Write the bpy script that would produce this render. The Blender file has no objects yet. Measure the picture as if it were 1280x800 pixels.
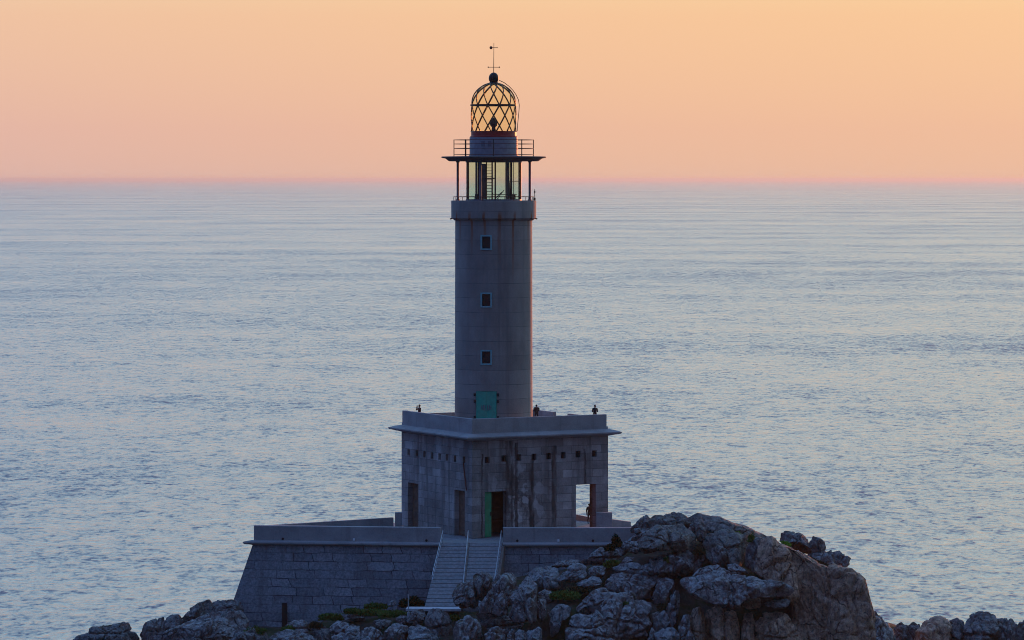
# ------------------------------------------------------------------ look parameters
SKY_GAIN = 1.02
NISHITA_SHARE = 0.02
def _s(d): return (d / 90.0) ** 0.5
SKY_WEST = [(0.0, (0.67, 0.412, 0.368)), (_s(0.79), (0.740, 0.428, 0.350)), (_s(2.53), (0.825, 0.495, 0.335)), (_s(3.2), (0.84, 0.56, 0.36)),
            (_s(5), (0.64, 0.56, 0.60)), (_s(9), (0.61, 0.84, 0.92)), (_s(18), (0.62, 1.13, 1.38)), (_s(36), (0.27, 0.53, 1.02)), (1.0, (0.16, 0.30, 0.66))]
SKY_EAST = [(0.0, (0.060, 0.080, 0.17)), (_s(4), (0.066, 0.095, 0.21)), (_s(12), (0.072, 0.112, 0.25)), (_s(30), (0.090, 0.165, 0.38)), (1.0, (0.16, 0.30, 0.66))]
SUN_E = 3.4
SUN_C = (1.0, 0.27, 0.085)
SWELL_H, WIND_H, CHOP_H = 0.5, 0.35, 0.14
SEA_R0, SEA_R1, SEA_R2, SEA_R3, SEA_IOR = 0.14, 0.245, 0.43, 0.80, 1.5
HAZE_D, HAZE_C = 2.6e-5, (0.67, 0.785, 0.735)
# Lighthouse on a granite headland at dusk, seen through a long lens from the
# hillside.  Units are metres; the sea surface is z = 0; +Y is the view direction.
import bpy, bmesh, math, random
import numpy as np
from mathutils import Vector, Matrix, noise

R = math.radians
scene = bpy.context.scene
col = scene.collection
random.seed(7)

# ------------------------------------------------------------------ camera model
FPX = 4620.0          # focal length in pixels of a 1280 px wide picture
CAMZ = 48.0           # eye height above the sea
HOR = 224.0           # row of the horizon

def P(px, py, d):
    """world point seen at picture position (px, py) and distance d"""
    return Vector(((px - 640.0) / FPX * d, d, CAMZ - (py - HOR) / FPX * d))

cam_d = bpy.data.cameras.new('camera')
cam_d.sensor_width = 36.0
cam_d.lens = 36.0 * FPX / 1280.0
cam_d.shift_y = -(400.0 - HOR) / 1280.0
cam_d.clip_start = 1.0
cam_d.clip_end = 2000000.0
cam = bpy.data.objects.new('camera', cam_d)
cam.location = (0, 0, CAMZ)
cam.rotation_euler = (math.pi / 2, 0, 0)
col.objects.link(cam)
scene.camera = cam

scene.cycles.filter_width = 1.0          # a sharp lens

vs = scene.view_settings
vs.view_transform = 'Standard'
vs.look = 'None'
vs.exposure = 0.0
vs.gamma = 1.0
vs.use_curve_mapping = False

# ------------------------------------------------------------------ object helpers
def link_mesh(name, me, mat=None, parent=None):
    o = bpy.data.objects.new(name, me)
    col.objects.link(o)
    if mat is not None:
        me.materials.append(mat)
    if parent is not None:
        o.parent = parent
    return o

def obj(name, bm, mat=None, parent=None, smooth=False):
    bmesh.ops.recalc_face_normals(bm, faces=bm.faces)
    me = bpy.data.meshes.new(name)
    bm.to_mesh(me)
    bm.free()
    if smooth:
        for p in me.polygons:
            p.use_smooth = True
    return link_mesh(name, me, mat, parent)

def tag(o, label=None, cat=None, group=None, kind=None):
    if label: o['label'] = label
    if cat: o['category'] = cat
    if group: o['group'] = group
    if kind: o['kind'] = kind
    return o

def empty(name, loc, label, cat, group=None):
    o = bpy.data.objects.new(name, None)
    o.empty_display_size = 0.5
    o.location = loc
    col.objects.link(o)
    return tag(o, label, cat, group)

# mesh builders: everything is written in the coordinates of the thing's base
def add_box(bm, c, s, rz=0.0, bevel=0.0, rot=None):
    m = Matrix.Translation(Vector(c)) @ (rot if rot is not None else Matrix.Rotation(rz, 4, 'Z')) @ Matrix.Diagonal((s[0], s[1], s[2], 1))
    r = bmesh.ops.create_cube(bm, size=1.0, matrix=m)
    if bevel > 0:
        es = list({e for v in r['verts'] for e in v.link_edges})
        bmesh.ops.bevel(bm, geom=es, offset=bevel, segments=1, affect='EDGES')

def add_tube(bm, a, b, r, n=8, r2=None, caps=True):
    a = Vector(a); b = Vector(b); d = b - a
    L = d.length
    if L < 1e-6: return
    q = d.to_track_quat('Z', 'Y').to_matrix().to_4x4()
    m = Matrix.Translation((a + b) / 2) @ q
    bmesh.ops.create_cone(bm, cap_ends=caps, segments=n, radius1=r, radius2=r if r2 is None else r2, depth=L, matrix=m)

def add_path(bm, pts, r, n=6, closed=False):
    """tube swept along a polyline"""
    pts = [Vector(p) for p in pts]
    rings = []
    N = len(pts)
    for i, p in enumerate(pts):
        if closed:
            t = pts[(i + 1) % N] - pts[i - 1]
        else:
            t = pts[min(i + 1, N - 1)] - pts[max(i - 1, 0)]
        t.normalize()
        up = Vector((0, 0, 1)) if abs(t.z) < 0.95 else Vector((1, 0, 0))
        s = t.cross(up).normalized(); u = s.cross(t).normalized()
        rings.append([bm.verts.new(p + (s * math.cos(k * 2 * math.pi / n) + u * math.sin(k * 2 * math.pi / n)) * r) for k in range(n)])
    for i in range(N if closed else N - 1):
        A = rings[i]; B = rings[(i + 1) % N]
        for k in range(n):
            bm.faces.new((A[k], A[(k + 1) % n], B[(k + 1) % n], B[k]))
    if not closed:
        bm.faces.new(rings[0][::-1]); bm.faces.new(rings[-1])

def add_lathe(bm, prof, n=64, c=(0, 0), closed=False):
    """prof: list of (radius, z) revolved about the vertical through c"""
    rings = []
    for r, z in prof:
        if r < 1e-5:
            rings.append([bm.verts.new((c[0], c[1], z))])
        else:
            rings.append([bm.verts.new((c[0] + r * math.cos(2 * math.pi * k / n), c[1] + r * math.sin(2 * math.pi * k / n), z)) for k in range(n)])
    prs = list(zip(rings[:-1], rings[1:]))
    if closed: prs.append((rings[-1], rings[0]))
    for A, B in prs:
        for k in range(n):
            k2 = (k + 1) % n
            if len(A) == 1 and len(B) == 1: continue
            if len(A) == 1: bm.faces.new((A[0], B[k], B[k2]))
            elif len(B) == 1: bm.faces.new((A[k], A[k2], B[0]))
            else: bm.faces.new((A[k], A[k2], B[k2], B[k]))

def add_prism(bm, pts, z0, z1):
    """vertical prism on a plan polygon; z0/z1 numbers or per-vertex lists"""
    n = len(pts)
    zz0 = z0 if isinstance(z0, (list, tuple)) else [z0] * n
    zz1 = z1 if isinstance(z1, (list, tuple)) else [z1] * n
    a = [bm.verts.new((p[0], p[1], zz0[i])) for i, p in enumerate(pts)]
    b = [bm.verts.new((p[0], p[1], zz1[i])) for i, p in enumerate(pts)]
    bm.faces.new(a[::-1]); bm.faces.new(b)
    for i in range(n):
        j = (i + 1) % n
        bm.faces.new((a[i], a[j], b[j], b[i]))

def add_hull8(bm, lo, hi):
    """solid between two matching polygons of 3-D points"""
    n = len(lo)
    a = [bm.verts.new(p) for p in lo]; b = [bm.verts.new(p) for p in hi]
    bm.faces.new(a[::-1]); bm.faces.new(b)
    for i in range(n):
        j = (i + 1) % n
        bm.faces.new((a[i], a[j], b[j], b[i]))

def add_wall(bm, p0, u, nrm, length, z0, z1, thick, openings, u0=0.0):
    """wall panel with real openings. p0 corner (x,y), u unit direction along it,
    nrm unit inward normal, openings [(ua, ub, za, zb)]"""
    us = sorted({u0, length} | {a for o in openings for a in (o[0], o[1])})
    zs = sorted({z0, z1} | {a for o in openings for a in (o[2], o[3])})
    us = [a for a in us if u0 - 1e-6 <= a <= length + 1e-6]; zs = [a for a in zs if z0 - 1e-6 <= a <= z1 + 1e-6]
    def solid(i, k):
        if i < 0 or k < 0 or i >= len(us) - 1 or k >= len(zs) - 1: return False
        um = (us[i] + us[i + 1]) / 2; zm = (zs[k] + zs[k + 1]) / 2
        return not any(o[0] < um < o[1] and o[2] < zm < o[3] for o in openings)
    vc = {}
    def V(i, k, t):
        if (i, k, t) not in vc:
            vc[(i, k, t)] = bm.verts.new((p0[0] + u[0] * us[i] + nrm[0] * thick * t, p0[1] + u[1] * us[i] + nrm[1] * thick * t, zs[k]))
        return vc[(i, k, t)]
    for i in range(len(us) - 1):
        for k in range(len(zs) - 1):
            if not solid(i, k): continue
            bm.faces.new((V(i, k, 0), V(i + 1, k, 0), V(i + 1, k + 1, 0), V(i, k + 1, 0)))
            bm.faces.new((V(i, k, 1), V(i, k + 1, 1), V(i + 1, k + 1, 1), V(i + 1, k, 1)))
            if not solid(i - 1, k): bm.faces.new((V(i, k, 0), V(i, k + 1, 0), V(i, k + 1, 1), V(i, k, 1)))
            if not solid(i + 1, k): bm.faces.new((V(i + 1, k, 0), V(i + 1, k, 1), V(i + 1, k + 1, 1), V(i + 1, k + 1, 0)))
            if not solid(i, k - 1): bm.faces.new((V(i, k, 0), V(i, k, 1), V(i + 1, k, 1), V(i + 1, k, 0)))
            if not solid(i, k + 1): bm.faces.new((V(i, k + 1, 0), V(i + 1, k + 1, 0), V(i + 1, k + 1, 1), V(i, k + 1, 1)))

# ------------------------------------------------------------------ node helpers
class NT:
    def __init__(self, name):
        self.m = bpy.data.materials.new(name)
        self.m.use_nodes = True
        self.t = self.m.node_tree
        self.b = self.t.nodes['Principled BSDF']
    def n(self, typ, **kw):
        nd = self.t.nodes.new(typ)
        for k, v in kw.items(): setattr(nd, k, v)
        return nd
    def l(self, a, b): self.t.links.new(a, b)
    def coord(self, scale=(1, 1, 1), kind='Object', loc=(0, 0, 0), rot=(0, 0, 0)):
        tc = self.n('ShaderNodeTexCoord'); mp = self.n('ShaderNodeMapping')
        mp.inputs['Scale'].default_value = scale
        mp.inputs['Location'].default_value = loc
        mp.inputs['Rotation'].default_value = rot
        self.l(tc.outputs[kind], mp.inputs['Vector'])
        return mp.outputs[0]
    def noise(self, vec, scale, detail=4, rough=0.55, dist=0.0):
        nd = self.n('ShaderNodeTexNoise')
        nd.inputs['Scale'].default_value = scale
        nd.inputs['Detail'].default_value = detail
        nd.inputs['Roughness'].default_value = rough
        nd.inputs['Distortion'].default_value = dist
        if vec is not None: self.l(vec, nd.inputs['Vector'])
        return nd.outputs['Fac']
    def vor(self, vec, scale, feature='F1', rnd=1.0):
        nd = self.n('ShaderNodeTexVoronoi', feature=feature)
        nd.inputs['Scale'].default_value = scale
        nd.inputs['Randomness'].default_value = rnd
        self.l(vec, nd.inputs['Vector'])
        return nd.outputs['Distance']
    def ramp(self, fac, stops, interp='LINEAR'):
        nd = self.n('ShaderNodeValToRGB')
        cr = nd.color_ramp; cr.interpolation = interp
        while len(cr.elements) < len(stops): cr.elements.new(0.5)
        for e, (p, c) in zip(cr.elements, stops):
            e.position = p
            e.color = (c, c, c, 1) if isinstance(c, (int, float)) else (c[0], c[1], c[2], 1)
        self.l(fac, nd.inputs[0])
        return nd.outputs[0]
    def mix(self, fac, a, b, mode='MIX'):
        nd = self.n('ShaderNodeMix', data_type='RGBA', blend_type=mode)
        for s, v in ((nd.inputs[0], fac), (nd.inputs[6], a), (nd.inputs[7], b)):
            if isinstance(v, (int, float)): s.default_value = v
            elif isinstance(v, (tuple, list)): s.default_value = (v[0], v[1], v[2], 1)
            else: self.l(v, s)
        return nd.outputs[2]
    def math(self, op, a, b=None, c=None, clamp=False):
        nd = self.n('ShaderNodeMath', operation=op, use_clamp=clamp)
        for s, v in zip(nd.inputs, (a, b, c)):
            if v is None: continue
            if isinstance(v, (int, float)): s.default_value = v
            else: self.l(v, s)
        return nd.outputs[0]
    def bump(self, h, strength, dist, prev=None):
        nd = self.n('ShaderNodeBump')
        nd.inputs['Strength'].default_value = strength
        nd.inputs['Distance'].default_value = dist
        self.l(h, nd.inputs['Height'])
        if prev is not None: self.l(prev, nd.inputs['Normal'])
        return nd.outputs[0]
    def out(self, color=None, rough=None, normal=None, metal=None, spec=None):
        def s(k, v):
            if v is None: return
            if isinstance(v, (int, float)): self.b.inputs[k].default_value = v
            elif isinstance(v, (tuple, list)): self.b.inputs[k].default_value = (v[0], v[1], v[2], 1)
            else: self.l(v, self.b.inputs[k])
        s('Base Color', color); s('Roughness', rough); s('Normal', normal); s('Metallic', metal); s('Specular IOR Level', spec)
        return self.m

# ------------------------------------------------------------------ sky and sun
SUN_AZ, SUN_EL = 22.0, 2.6      # degrees right of the view direction / above the horizon
world = bpy.data.worlds.new('World')
scene.world = world
world.use_nodes = True
wt = world.node_tree
bg = wt.nodes['Background']
bg.inputs['Strength'].default_value = 0.1

def wn(typ, **kw):
    nd = wt.nodes.new(typ)
    for k, v in kw.items(): setattr(nd, k, v)
    return nd
def wmath(op, a, b=None, c=None, clamp=False):
    nd = wn('ShaderNodeMath', operation=op, use_clamp=clamp)
    for s, v in zip(nd.inputs, (a, b, c)):
        if v is None: continue
        if isinstance(v, (int, float)): s.default_value = v
        else: wt.links.new(v, s)
    return nd.outputs[0]
def wramp(fac, stops):
    nd = wn('ShaderNodeValToRGB'); cr = nd.color_ramp; cr.interpolation = 'EASE' if False else 'LINEAR'
    while len(cr.elements) < len(stops): cr.elements.new(0.5)
    for e, (p, c) in zip(cr.elements, stops):
        e.position = p; e.color = (c[0], c[1], c[2], 1)
    wt.links.new(fac, nd.inputs[0]); return nd.outputs[0]
def wmix(fac, a, b, mode='MIX'):
    nd = wn('ShaderNodeMix', data_type='RGBA', blend_type=mode)
    for s, v in ((nd.inputs[0], fac), (nd.inputs[6], a), (nd.inputs[7], b)):
        if isinstance(v, (int, float)): s.default_value = v
        elif isinstance(v, tuple): s.default_value = (*v, 1)
        else: wt.links.new(v, s)
    return nd.outputs[2]

tc = wn('ShaderNodeTexCoord')
sep = wn('ShaderNodeSeparateXYZ')
wt.links.new(tc.outputs['Generated'], sep.inputs[0])
el = wmath('MULTIPLY', wmath('ARCSINE', sep.outputs['Z']), 180 / math.pi)      # elevation in degrees
t_el = wmath('POWER', wmath('DIVIDE', el, 90.0, clamp=True), 0.5)                # sqrt spreads the horizon
def st(deg): return math.sqrt(deg / 90.0)
west = wramp(t_el, SKY_WEST)
east = wramp(t_el, SKY_EAST)
# how far towards the sunset a direction points: 1 at the sun, 0 opposite
sx, sy = math.sin(R(SUN_AZ)), math.cos(R(SUN_AZ))
hl = wmath('SQRT', wmath('ADD', wmath('MULTIPLY', sep.outputs['X'], sep.outputs['X']), wmath('ADD', wmath('MULTIPLY', sep.outputs['Y'], sep.outputs['Y']), 1e-4)))
cosaz = wmath('DIVIDE', wmath('ADD', wmath('MULTIPLY', sep.outputs['X'], sx), wmath('MULTIPLY', sep.outputs['Y'], sy)), hl)
mr = wn('ShaderNodeMapRange', interpolation_type='SMOOTHSTEP')
mr.inputs['From Min'].default_value = -0.15
mr.inputs['From Max'].default_value = 0.85
wt.links.new(cosaz, mr.inputs['Value'])
grad = wmix(mr.outputs[0], east, west)
# a yellower patch towards the sun
mr2 = wn('ShaderNodeMapRange', interpolation_type='SMOOTHSTEP')
mr2.inputs['From Min'].default_value = 0.80
mr2.inputs['From Max'].default_value = 1.0
wt.links.new(cosaz, mr2.inputs['Value'])
glow = wmix(wmath('MULTIPLY', mr2.outputs[0], wmath('SUBTRACT', 1.0, wmath('DIVIDE', el, 14.0, clamp=True))), (1, 1, 1), (1.16, 1.19, 0.94))
grad = wmix(1.0, grad, glow, 'MULTIPLY')
# brighter, paler band some way above the sunset
band = wmath('MULTIPLY', wmath('MULTIPLY', mr2.outputs[0], wmath('DIVIDE', wmath('SUBTRACT', el, 3.0), 2.5, clamp=True)), wmath('SUBTRACT', 1.0, wmath('DIVIDE', el, 26.0, clamp=True)))
grad = wmix(1.0, grad, wmix(band, (1, 1, 1), (1.72, 1.55, 1.32)), 'MULTIPLY')
# the dusk sky to the left of the view is a clearer blue
lf = wn('ShaderNodeMapRange', interpolation_type='SMOOTHSTEP')
lf.inputs['From Min'].default_value = -0.12
lf.inputs['From Max'].default_value = 0.95
wt.links.new(wmath('DIVIDE', wmath('MULTIPLY', sep.outputs['X'], -1.0), hl), lf.inputs['Value'])
grad = wmix(1.0, grad, wmix(lf.outputs[0], (1, 1, 1), (1.05, 1.30, 1.60)), 'MULTIPLY')
gs = wn('ShaderNodeVectorMath', operation='SCALE'); gs.inputs['Scale'].default_value = SKY_GAIN * 10.0
wt.links.new(grad, gs.inputs[0])
sky = wn('ShaderNodeTexSky', sky_type='NISHITA')
sky.sun_disc = False
sky.sun_elevation = R(SUN_EL); sky.sun_rotation = R(SUN_AZ)
sky.air_density = 1.0; sky.dust_density = 1.0; sky.ozone_density = 2.0
blend = wmix(NISHITA_SHARE, gs.outputs[0], sky.outputs[0])
wt.links.new(blend, bg.inputs['Color'])

sl = bpy.data.lights.new('sun', 'SUN')
sl.energy = SUN_E
sl.color = SUN_C
sl.angle = R(0.5)
so = bpy.data.objects.new('sun', sl)
sd = Vector((math.sin(R(SUN_AZ)) * math.cos(R(SUN_EL)), math.cos(R(SUN_AZ)) * math.cos(R(SUN_EL)), math.sin(R(SUN_EL))))
so.rotation_euler = sd.to_track_quat('Z', 'Y').to_euler()
so.location = (60, 200, 120)
col.objects.link(so)

# ------------------------------------------------------------------ sea
def sea_material():
    k = NT('sea_water')
    # broad lanes of smoother water, gusts, wind waves and ripples
    lanes = k.noise(k.coord((0.0011, 0.0065, 1), rot=(0, 0, 0.12)), 1.0, 3, 0.5)
    gust = k.noise(k.coord((0.030, 0.020, 1), rot=(0, 0, 0.3)), 1.0, 6, 0.66, 0.5)
    wind = k.noise(k.coord((0.27, 0.17, 1), rot=(0, 0, -0.05)), 1.0, 4, 0.60, 0.8)
    chop = k.noise(k.coord((1.05, 0.52, 1), rot=(0, 0, 0.06)), 1.0, 4, 0.6, 0.6)
    # steepness of the ripples that are too small to model: the roughness
    patch = k.noise(k.coord((0.0075, 0.0028, 1), rot=(0, 0, -0.2), loc=(3, 1, 0)), 1.0, 4, 0.55, 0.4)
    s = k.math('MULTIPLY', lanes, 0.19)
    s = k.math('MULTIPLY_ADD', patch, 0.12, s)
    s = k.math('MULTIPLY_ADD', gust, 0.16, s)
    s = k.math('MULTIPLY_ADD', wind, 0.36, s)
    s = k.math('MULTIPLY_ADD', chop, 0.40, s)
    rough = k.ramp(s, [(0.51, SEA_R0), (0.625, SEA_R1), (0.685, SEA_R2), (0.755, SEA_R3)])
    h = k.math('MULTIPLY', gust, SWELL_H)
    h = k.math('MULTIPLY_ADD', wind, WIND_H, h)
    h = k.math('MULTIPLY_ADD', chop, CHOP_H, h)
    nb = k.bump(h, 1.0, 1.0)
    m = k.out((0.02, 0.06, 0.13), rough, nb)
    k.b.inputs['IOR'].default_value = SEA_IOR
    return m
bm = bmesh.new()
ys = [-3000, 0, 200, 400, 800, 1600, 4000, 12000, 40000, 150000, 500000]
vv = [[bm.verts.new((x, y, 0)) for x in (-250000, -2000, 0, 2000, 250000)] for y in ys]
for a, b in zip(vv[:-1], vv[1:]):
    for i in range(4):
        bm.faces.new((a[i], a[i + 1], b[i + 1], b[i]))
sea = obj('sea', bm, sea_material())
tag(sea, 'open rippled sea reaching to the horizon', 'sea', kind='structure')

# ------------------------------------------------------------------ air
k = NT('sea_haze')
k.t.nodes.remove(k.b)
pv = k.n('ShaderNodeVolumePrincipled')
pv.inputs['Color'].default_value = (*HAZE_C, 1)
pv.inputs['Density'].default_value = HAZE_D
pv.inputs['Anisotropy'].default_value = 0.42
k.l(pv.outputs[0], k.t.nodes['Material Output'].inputs['Volume'])
bm = bmesh.new()
add_box(bm, (0, 248000, 30.5), (501000, 506000, 63))
haze = obj('haze', bm, k.m)
tag(haze, 'thin pinkish sea haze along the horizon', 'haze', kind='stuff')

# ------------------------------------------------------------------ materials
def simple(name, c, rough=0.6, metal=0.0, var=0.25, scale=6.0):
    k = NT(name)
    f = k.noise(k.coord((1, 1, 1)), scale, 4, 0.6)
    f = k.ramp(f, [(0.3, 0.0), (0.7, 1.0)])
    lo = tuple(v * (1 - var) for v in c); hi = tuple(min(1, v * (1 + var)) for v in c)
    return k.out(k.mix(f, lo, hi), rough, None, metal)

def tower_concrete():
    k = NT('tower_concrete')
    tcn = k.n('ShaderNodeTexCoord'); sx = k.n('ShaderNodeSeparateXYZ')
    k.l(tcn.outputs['Object'], sx.inputs[0])
    X, Y, Z = sx.outputs
    ang = k.math('MULTIPLY', k.math('ARCTAN2', X, k.math('MULTIPLY', Y, -1.0)), 180 / math.pi)
    base = k.ramp(k.noise(k.coord((0.5, 0.5, 0.25)), 1.0, 6, 0.62), [(0.3, (0.235, 0.205, 0.18)), (0.5, (0.31, 0.273, 0.24)), (0.72, (0.38, 0.34, 0.30))])
    fine = k.noise(k.coord((1, 1, 1)), 9.0, 4, 0.65)
    base = k.mix(0.35, base, k.ramp(fine, [(0.3, 0.55), (0.7, 1.0)]), 'MULTIPLY')
    # pour lifts: a thin joint every 1.3 m and a slightly different tone per lift
    zi = k.math('DIVIDE', Z, 1.306)
    fr = k.math('FRACT', zi)
    joint = k.math('LESS_THAN', fr, 0.035)
    wn_ = k.n('ShaderNodeTexWhiteNoise', noise_dimensions='1D'); k.l(k.math('FLOOR', zi), wn_.inputs['W'])
    base = k.mix(1.0, base, k.ramp(wn_.outputs['Value'], [(0, 0.84), (1, 1.0)]), 'MULTIPLY')
    jn = k.math('MULTIPLY', joint, k.ramp(k.noise(k.coord((0.7, 0.7, 0.5)), 1.0, 3), [(0.35, 0.15), (0.6, 0.75)]))
    base = k.mix(jn, base, (0.10, 0.088, 0.08))
    # grey runs down the face
    run = k.noise(k.coord((1.6, 1.6, 0.06)), 1.0, 5, 0.6)
    base = k.mix(k.ramp(run, [(0.52, 0.0), (0.75, 0.55)]), base, (0.14, 0.125, 0.12))
    # rust from the four drains of the gallery
    wob = k.math('MULTIPLY_ADD', k.noise(k.coord((0.1, 0.1, 1.4)), 1.0, 3), 3.0, -1.5)
    tot = None
    for a0, ln, w in ((-34, 4.6, 1.7), (-13, 4.2, 1.5), (8.6, 5.4, 2.0), (30, 7.5, 1.5), (63, 4.0, 1.6), (-60, 4.0, 1.6)):
        d = k.math('ABSOLUTE', k.math('SUBTRACT', k.math('ADD', ang, wob), a0))
        m = k.math('MULTIPLY', k.math('SUBTRACT', 1.0, k.math('DIVIDE', d, w * 1.5), clamp=True), 2.4, clamp=True)
        fz = k.math('DIVIDE', k.math('SUBTRACT', Z, 20.0 - ln), ln * 0.75, clamp=True)
        m = k.math('MULTIPLY', m, fz)
        tot = m if tot is None else k.math('MAXIMUM', tot, m)
    tot = k.math('MULTIPLY', tot, k.math('DIVIDE', k.math('SUBTRACT', 19.7, Z), 0.5, clamp=True))
    tot = k.math('MULTIPLY', tot, k.ramp(k.noise(k.coord((3, 3, 0.5)), 1.0, 4), [(0.3, 0.5), (0.6, 1.0)]))
    base = k.mix(k.math('MULTIPLY', tot, 0.95, clamp=True), base, (0.27, 0.090, 0.030))
    nb = k.bump(fine, 0.25, 0.03)
    return k.out(base, 0.85, nb)

def building_concrete():
    k = NT('building_concrete')
    tcn = k.n('ShaderNodeTexCoord'); sx = k.n('ShaderNodeSeparateXYZ')
    k.l(tcn.outputs['Object'], sx.inputs[0])
    X, Y, Z = sx.outputs
    cb = k.n('ShaderNodeCombineXYZ')
    k.l(k.math('ADD', X, Y), cb.inputs[0]); k.l(Z, cb.inputs[1])
    br = k.n('ShaderNodeTexBrick')
    br.offset = 0.43; br.squash = 1.0
    br.inputs['Color1'].default_value = (0.29, 0.265, 0.25, 1)
    br.inputs['Color2'].default_value = (0.50, 0.46, 0.435, 1)
    br.inputs['Mortar'].default_value = (0.13, 0.12, 0.115, 1)
    br.inputs['Scale'].default_value = 1.0
    br.inputs['Mortar Size'].default_value = 0.022
    br.inputs['Mortar Smooth'].default_value = 0.6
    br.inputs['Bias'].default_value = -0.1
    br.inputs['Brick Width'].default_value = 1.55
    br.inputs['Row Height'].default_value = 0.72
    k.l(cb.outputs[0], br.inputs['Vector'])
    big = k.ramp(k.noise(k.coord((0.35, 0.35, 0.3)), 1.0, 6, 0.65), [(0.34, 0.45), (0.66, 1.15)])
    base = k.mix(1.0, br.outputs['Color'], big, 'MULTIPLY')
    fine = k.noise(k.coord((1, 1, 1)), 7.0, 5, 0.68)
    base = k.mix(0.45, base, k.ramp(fine, [(0.32, 0.4), (0.66, 1.0)]), 'MULTIPLY')
    # missing facing: dark pits gathered in the middle of the sunset-side face
    onright = k.math('LESS_THAN', Y, 0.35)
    pit = k.vor(k.coord((1.1, 1.1, 1.5)), 1.0)
    zone = k.math('MULTIPLY', onright, k.math('SUBTRACT', 1.0, k.math('DIVIDE', k.math('ABSOLUTE', k.math('SUBTRACT', X, 4.6)), 4.5), clamp=True))
    zone = k.math('MULTIPLY', zone, k.math('SUBTRACT', 1.0, k.math('DIVIDE', k.math('ABSOLUTE', k.math('SUBTRACT', Z, 3.0)), 5.0), clamp=True))
    pits = k.math('MULTIPLY', zone, k.ramp(k.noise(k.coord((1.3, 1.3, 1.0)), 1.0, 5, 0.7), [(0.46, 0.0), (0.54, 1.0)]))
    base = k.mix(k.math('MULTIPLY', pits, 0.9, clamp=True), base, (0.075, 0.058, 0.052))
    pale = k.math('MULTIPLY', zone, k.ramp(k.noise(k.coord((0.8, 0.8, 0.9), loc=(3, 7, 1)), 1.0, 2, 0.4), [(0.54, 0.0), (0.57, 1.0)]))
    base = k.mix(k.math('MULTIPLY', pale, 0.85, clamp=True), base, (0.56, 0.53, 0.52))
    # old downpipe scars and water runs on the sunset-side face
    wob = k.math('MULTIPLY_ADD', k.noise(k.coord((0.2, 0.2, 0.9)), 1.0, 4, 0.6), 0.5, -0.25)
    tot = None
    for u0, w, zt in ((3.75, 0.52, 8.6), (4.5, 0.22, 8.4), (6.05, 0.34, 7.2), (8.35, 0.30, 8.0), (11.6, 0.12, 7.6), (1.0, 0.10, 7.5)):
        d = k.math('ABSOLUTE', k.math('SUBTRACT', k.math('ADD', X, wob), u0))
        m = k.math('MULTIPLY', k.ramp(k.math('DIVIDE', d, w), [(0.55, 1.0), (1.0, 0.0)]), k.math('LESS_THAN', Z, zt))
        tot = m if tot is None else k.math('MAXIMUM', tot, m)
    tot = k.math('MULTIPLY', k.math('MULTIPLY', tot, onright), k.ramp(k.noise(k.coord((2, 2, 0.35)), 1.0, 4), [(0.34, 0.10), (0.56, 1.0)]))
    base = k.mix(tot, base, (0.050, 0.038, 0.034))
    run = k.noise(k.coord((1.1, 1.1, 0.07)), 1.0, 5, 0.62)
    base = k.mix(k.ramp(run, [(0.50, 0.0), (0.68, 0.7)]), base, (0.09, 0.08, 0.075))
    nb = k.bump(k.math('ADD', fine, k.math('MULTIPLY', br.outputs['Fac'], -0.8)), 0.4, 0.05)
    return k.out(base, 0.88, nb)

def masonry(name='bastion_masonry', c1=(0.135, 0.152, 0.172), c2=(0.31, 0.33, 0.35), bw=1.6, rh=0.74):
    k = NT(name)
    tcn = k.n('ShaderNodeTexCoord'); sx = k.n('ShaderNodeSeparateXYZ')
    k.l(tcn.outputs['Object'], sx.inputs[0])
    X, Y, Z = sx.outputs
    cb = k.n('ShaderNodeCombineXYZ')
    wob = k.math('MULTIPLY_ADD', k.noise(k.coord((0.5, 0.5, 0.5)), 1.0, 3), 0.30, -0.15)
    wob2 = k.math('MULTIPLY_ADD', k.noise(k.coord((0.35, 0.35, 0.9), loc=(5, 2, 8)), 1.0, 2), 0.7, -0.35)
    k.l(k.math('ADD', k.math('ADD', X, k.math('MULTIPLY', Y, 0.6)), wob2), cb.inputs[0]); k.l(k.math('ADD', Z, wob), cb.inputs[1])
    br = k.n('ShaderNodeTexBrick')
    br.offset = 0.37; br.offset_frequency = 2; br.squash = 1.45; br.squash_frequency = 3
    br.inputs['Color1'].default_value = (*c1, 1); br.inputs['Color2'].default_value = (*c2, 1)
    br.inputs['Mortar'].default_value = (0.035, 0.034, 0.036, 1)
    br.inputs['Scale'].default_value = 1.0
    br.inputs['Mortar Size'].default_value = 0.038
    br.inputs['Mortar Smooth'].default_value = 0.35
    br.inputs['Brick Width'].default_value = bw; br.inputs['Row Height'].default_value = rh
    k.l(cb.outputs[0], br.inputs['Vector'])
    # joints are washed out in places
    plain = k.mix(k.noise(k.coord((0.4, 0.4, 0.5)), 1.0, 4), c1, c2)
    wash = k.ramp(k.noise(k.coord((0.25, 0.25, 0.4), loc=(1, 4, 2)), 1.0, 4, 0.6), [(0.42, 0.0), (0.60, 0.85)])
    base = k.mix(wash, br.outputs['Color'], plain)
    fine = k.noise(k.coord((1, 1, 1)), 5.0, 6, 0.7)
    base = k.mix(0.8, base, k.ramp(fine, [(0.34, 0.35), (0.66, 1.15)]), 'MULTIPLY')
    run = k.noise(k.coord((0.8, 0.8, 0.09), loc=(2, 2, 0)), 1.0, 5, 0.62)
    base = k.mix(k.ramp(run, [(0.55, 0.0), (0.78, 0.7)]), base, (0.07, 0.062, 0.058))
    nb = k.bump(k.math('ADD', fine, k.math('MULTIPLY', br.outputs['Fac'], -1.2)), 0.5, 0.08)
    return k.out(base, 0.9, nb)

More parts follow.
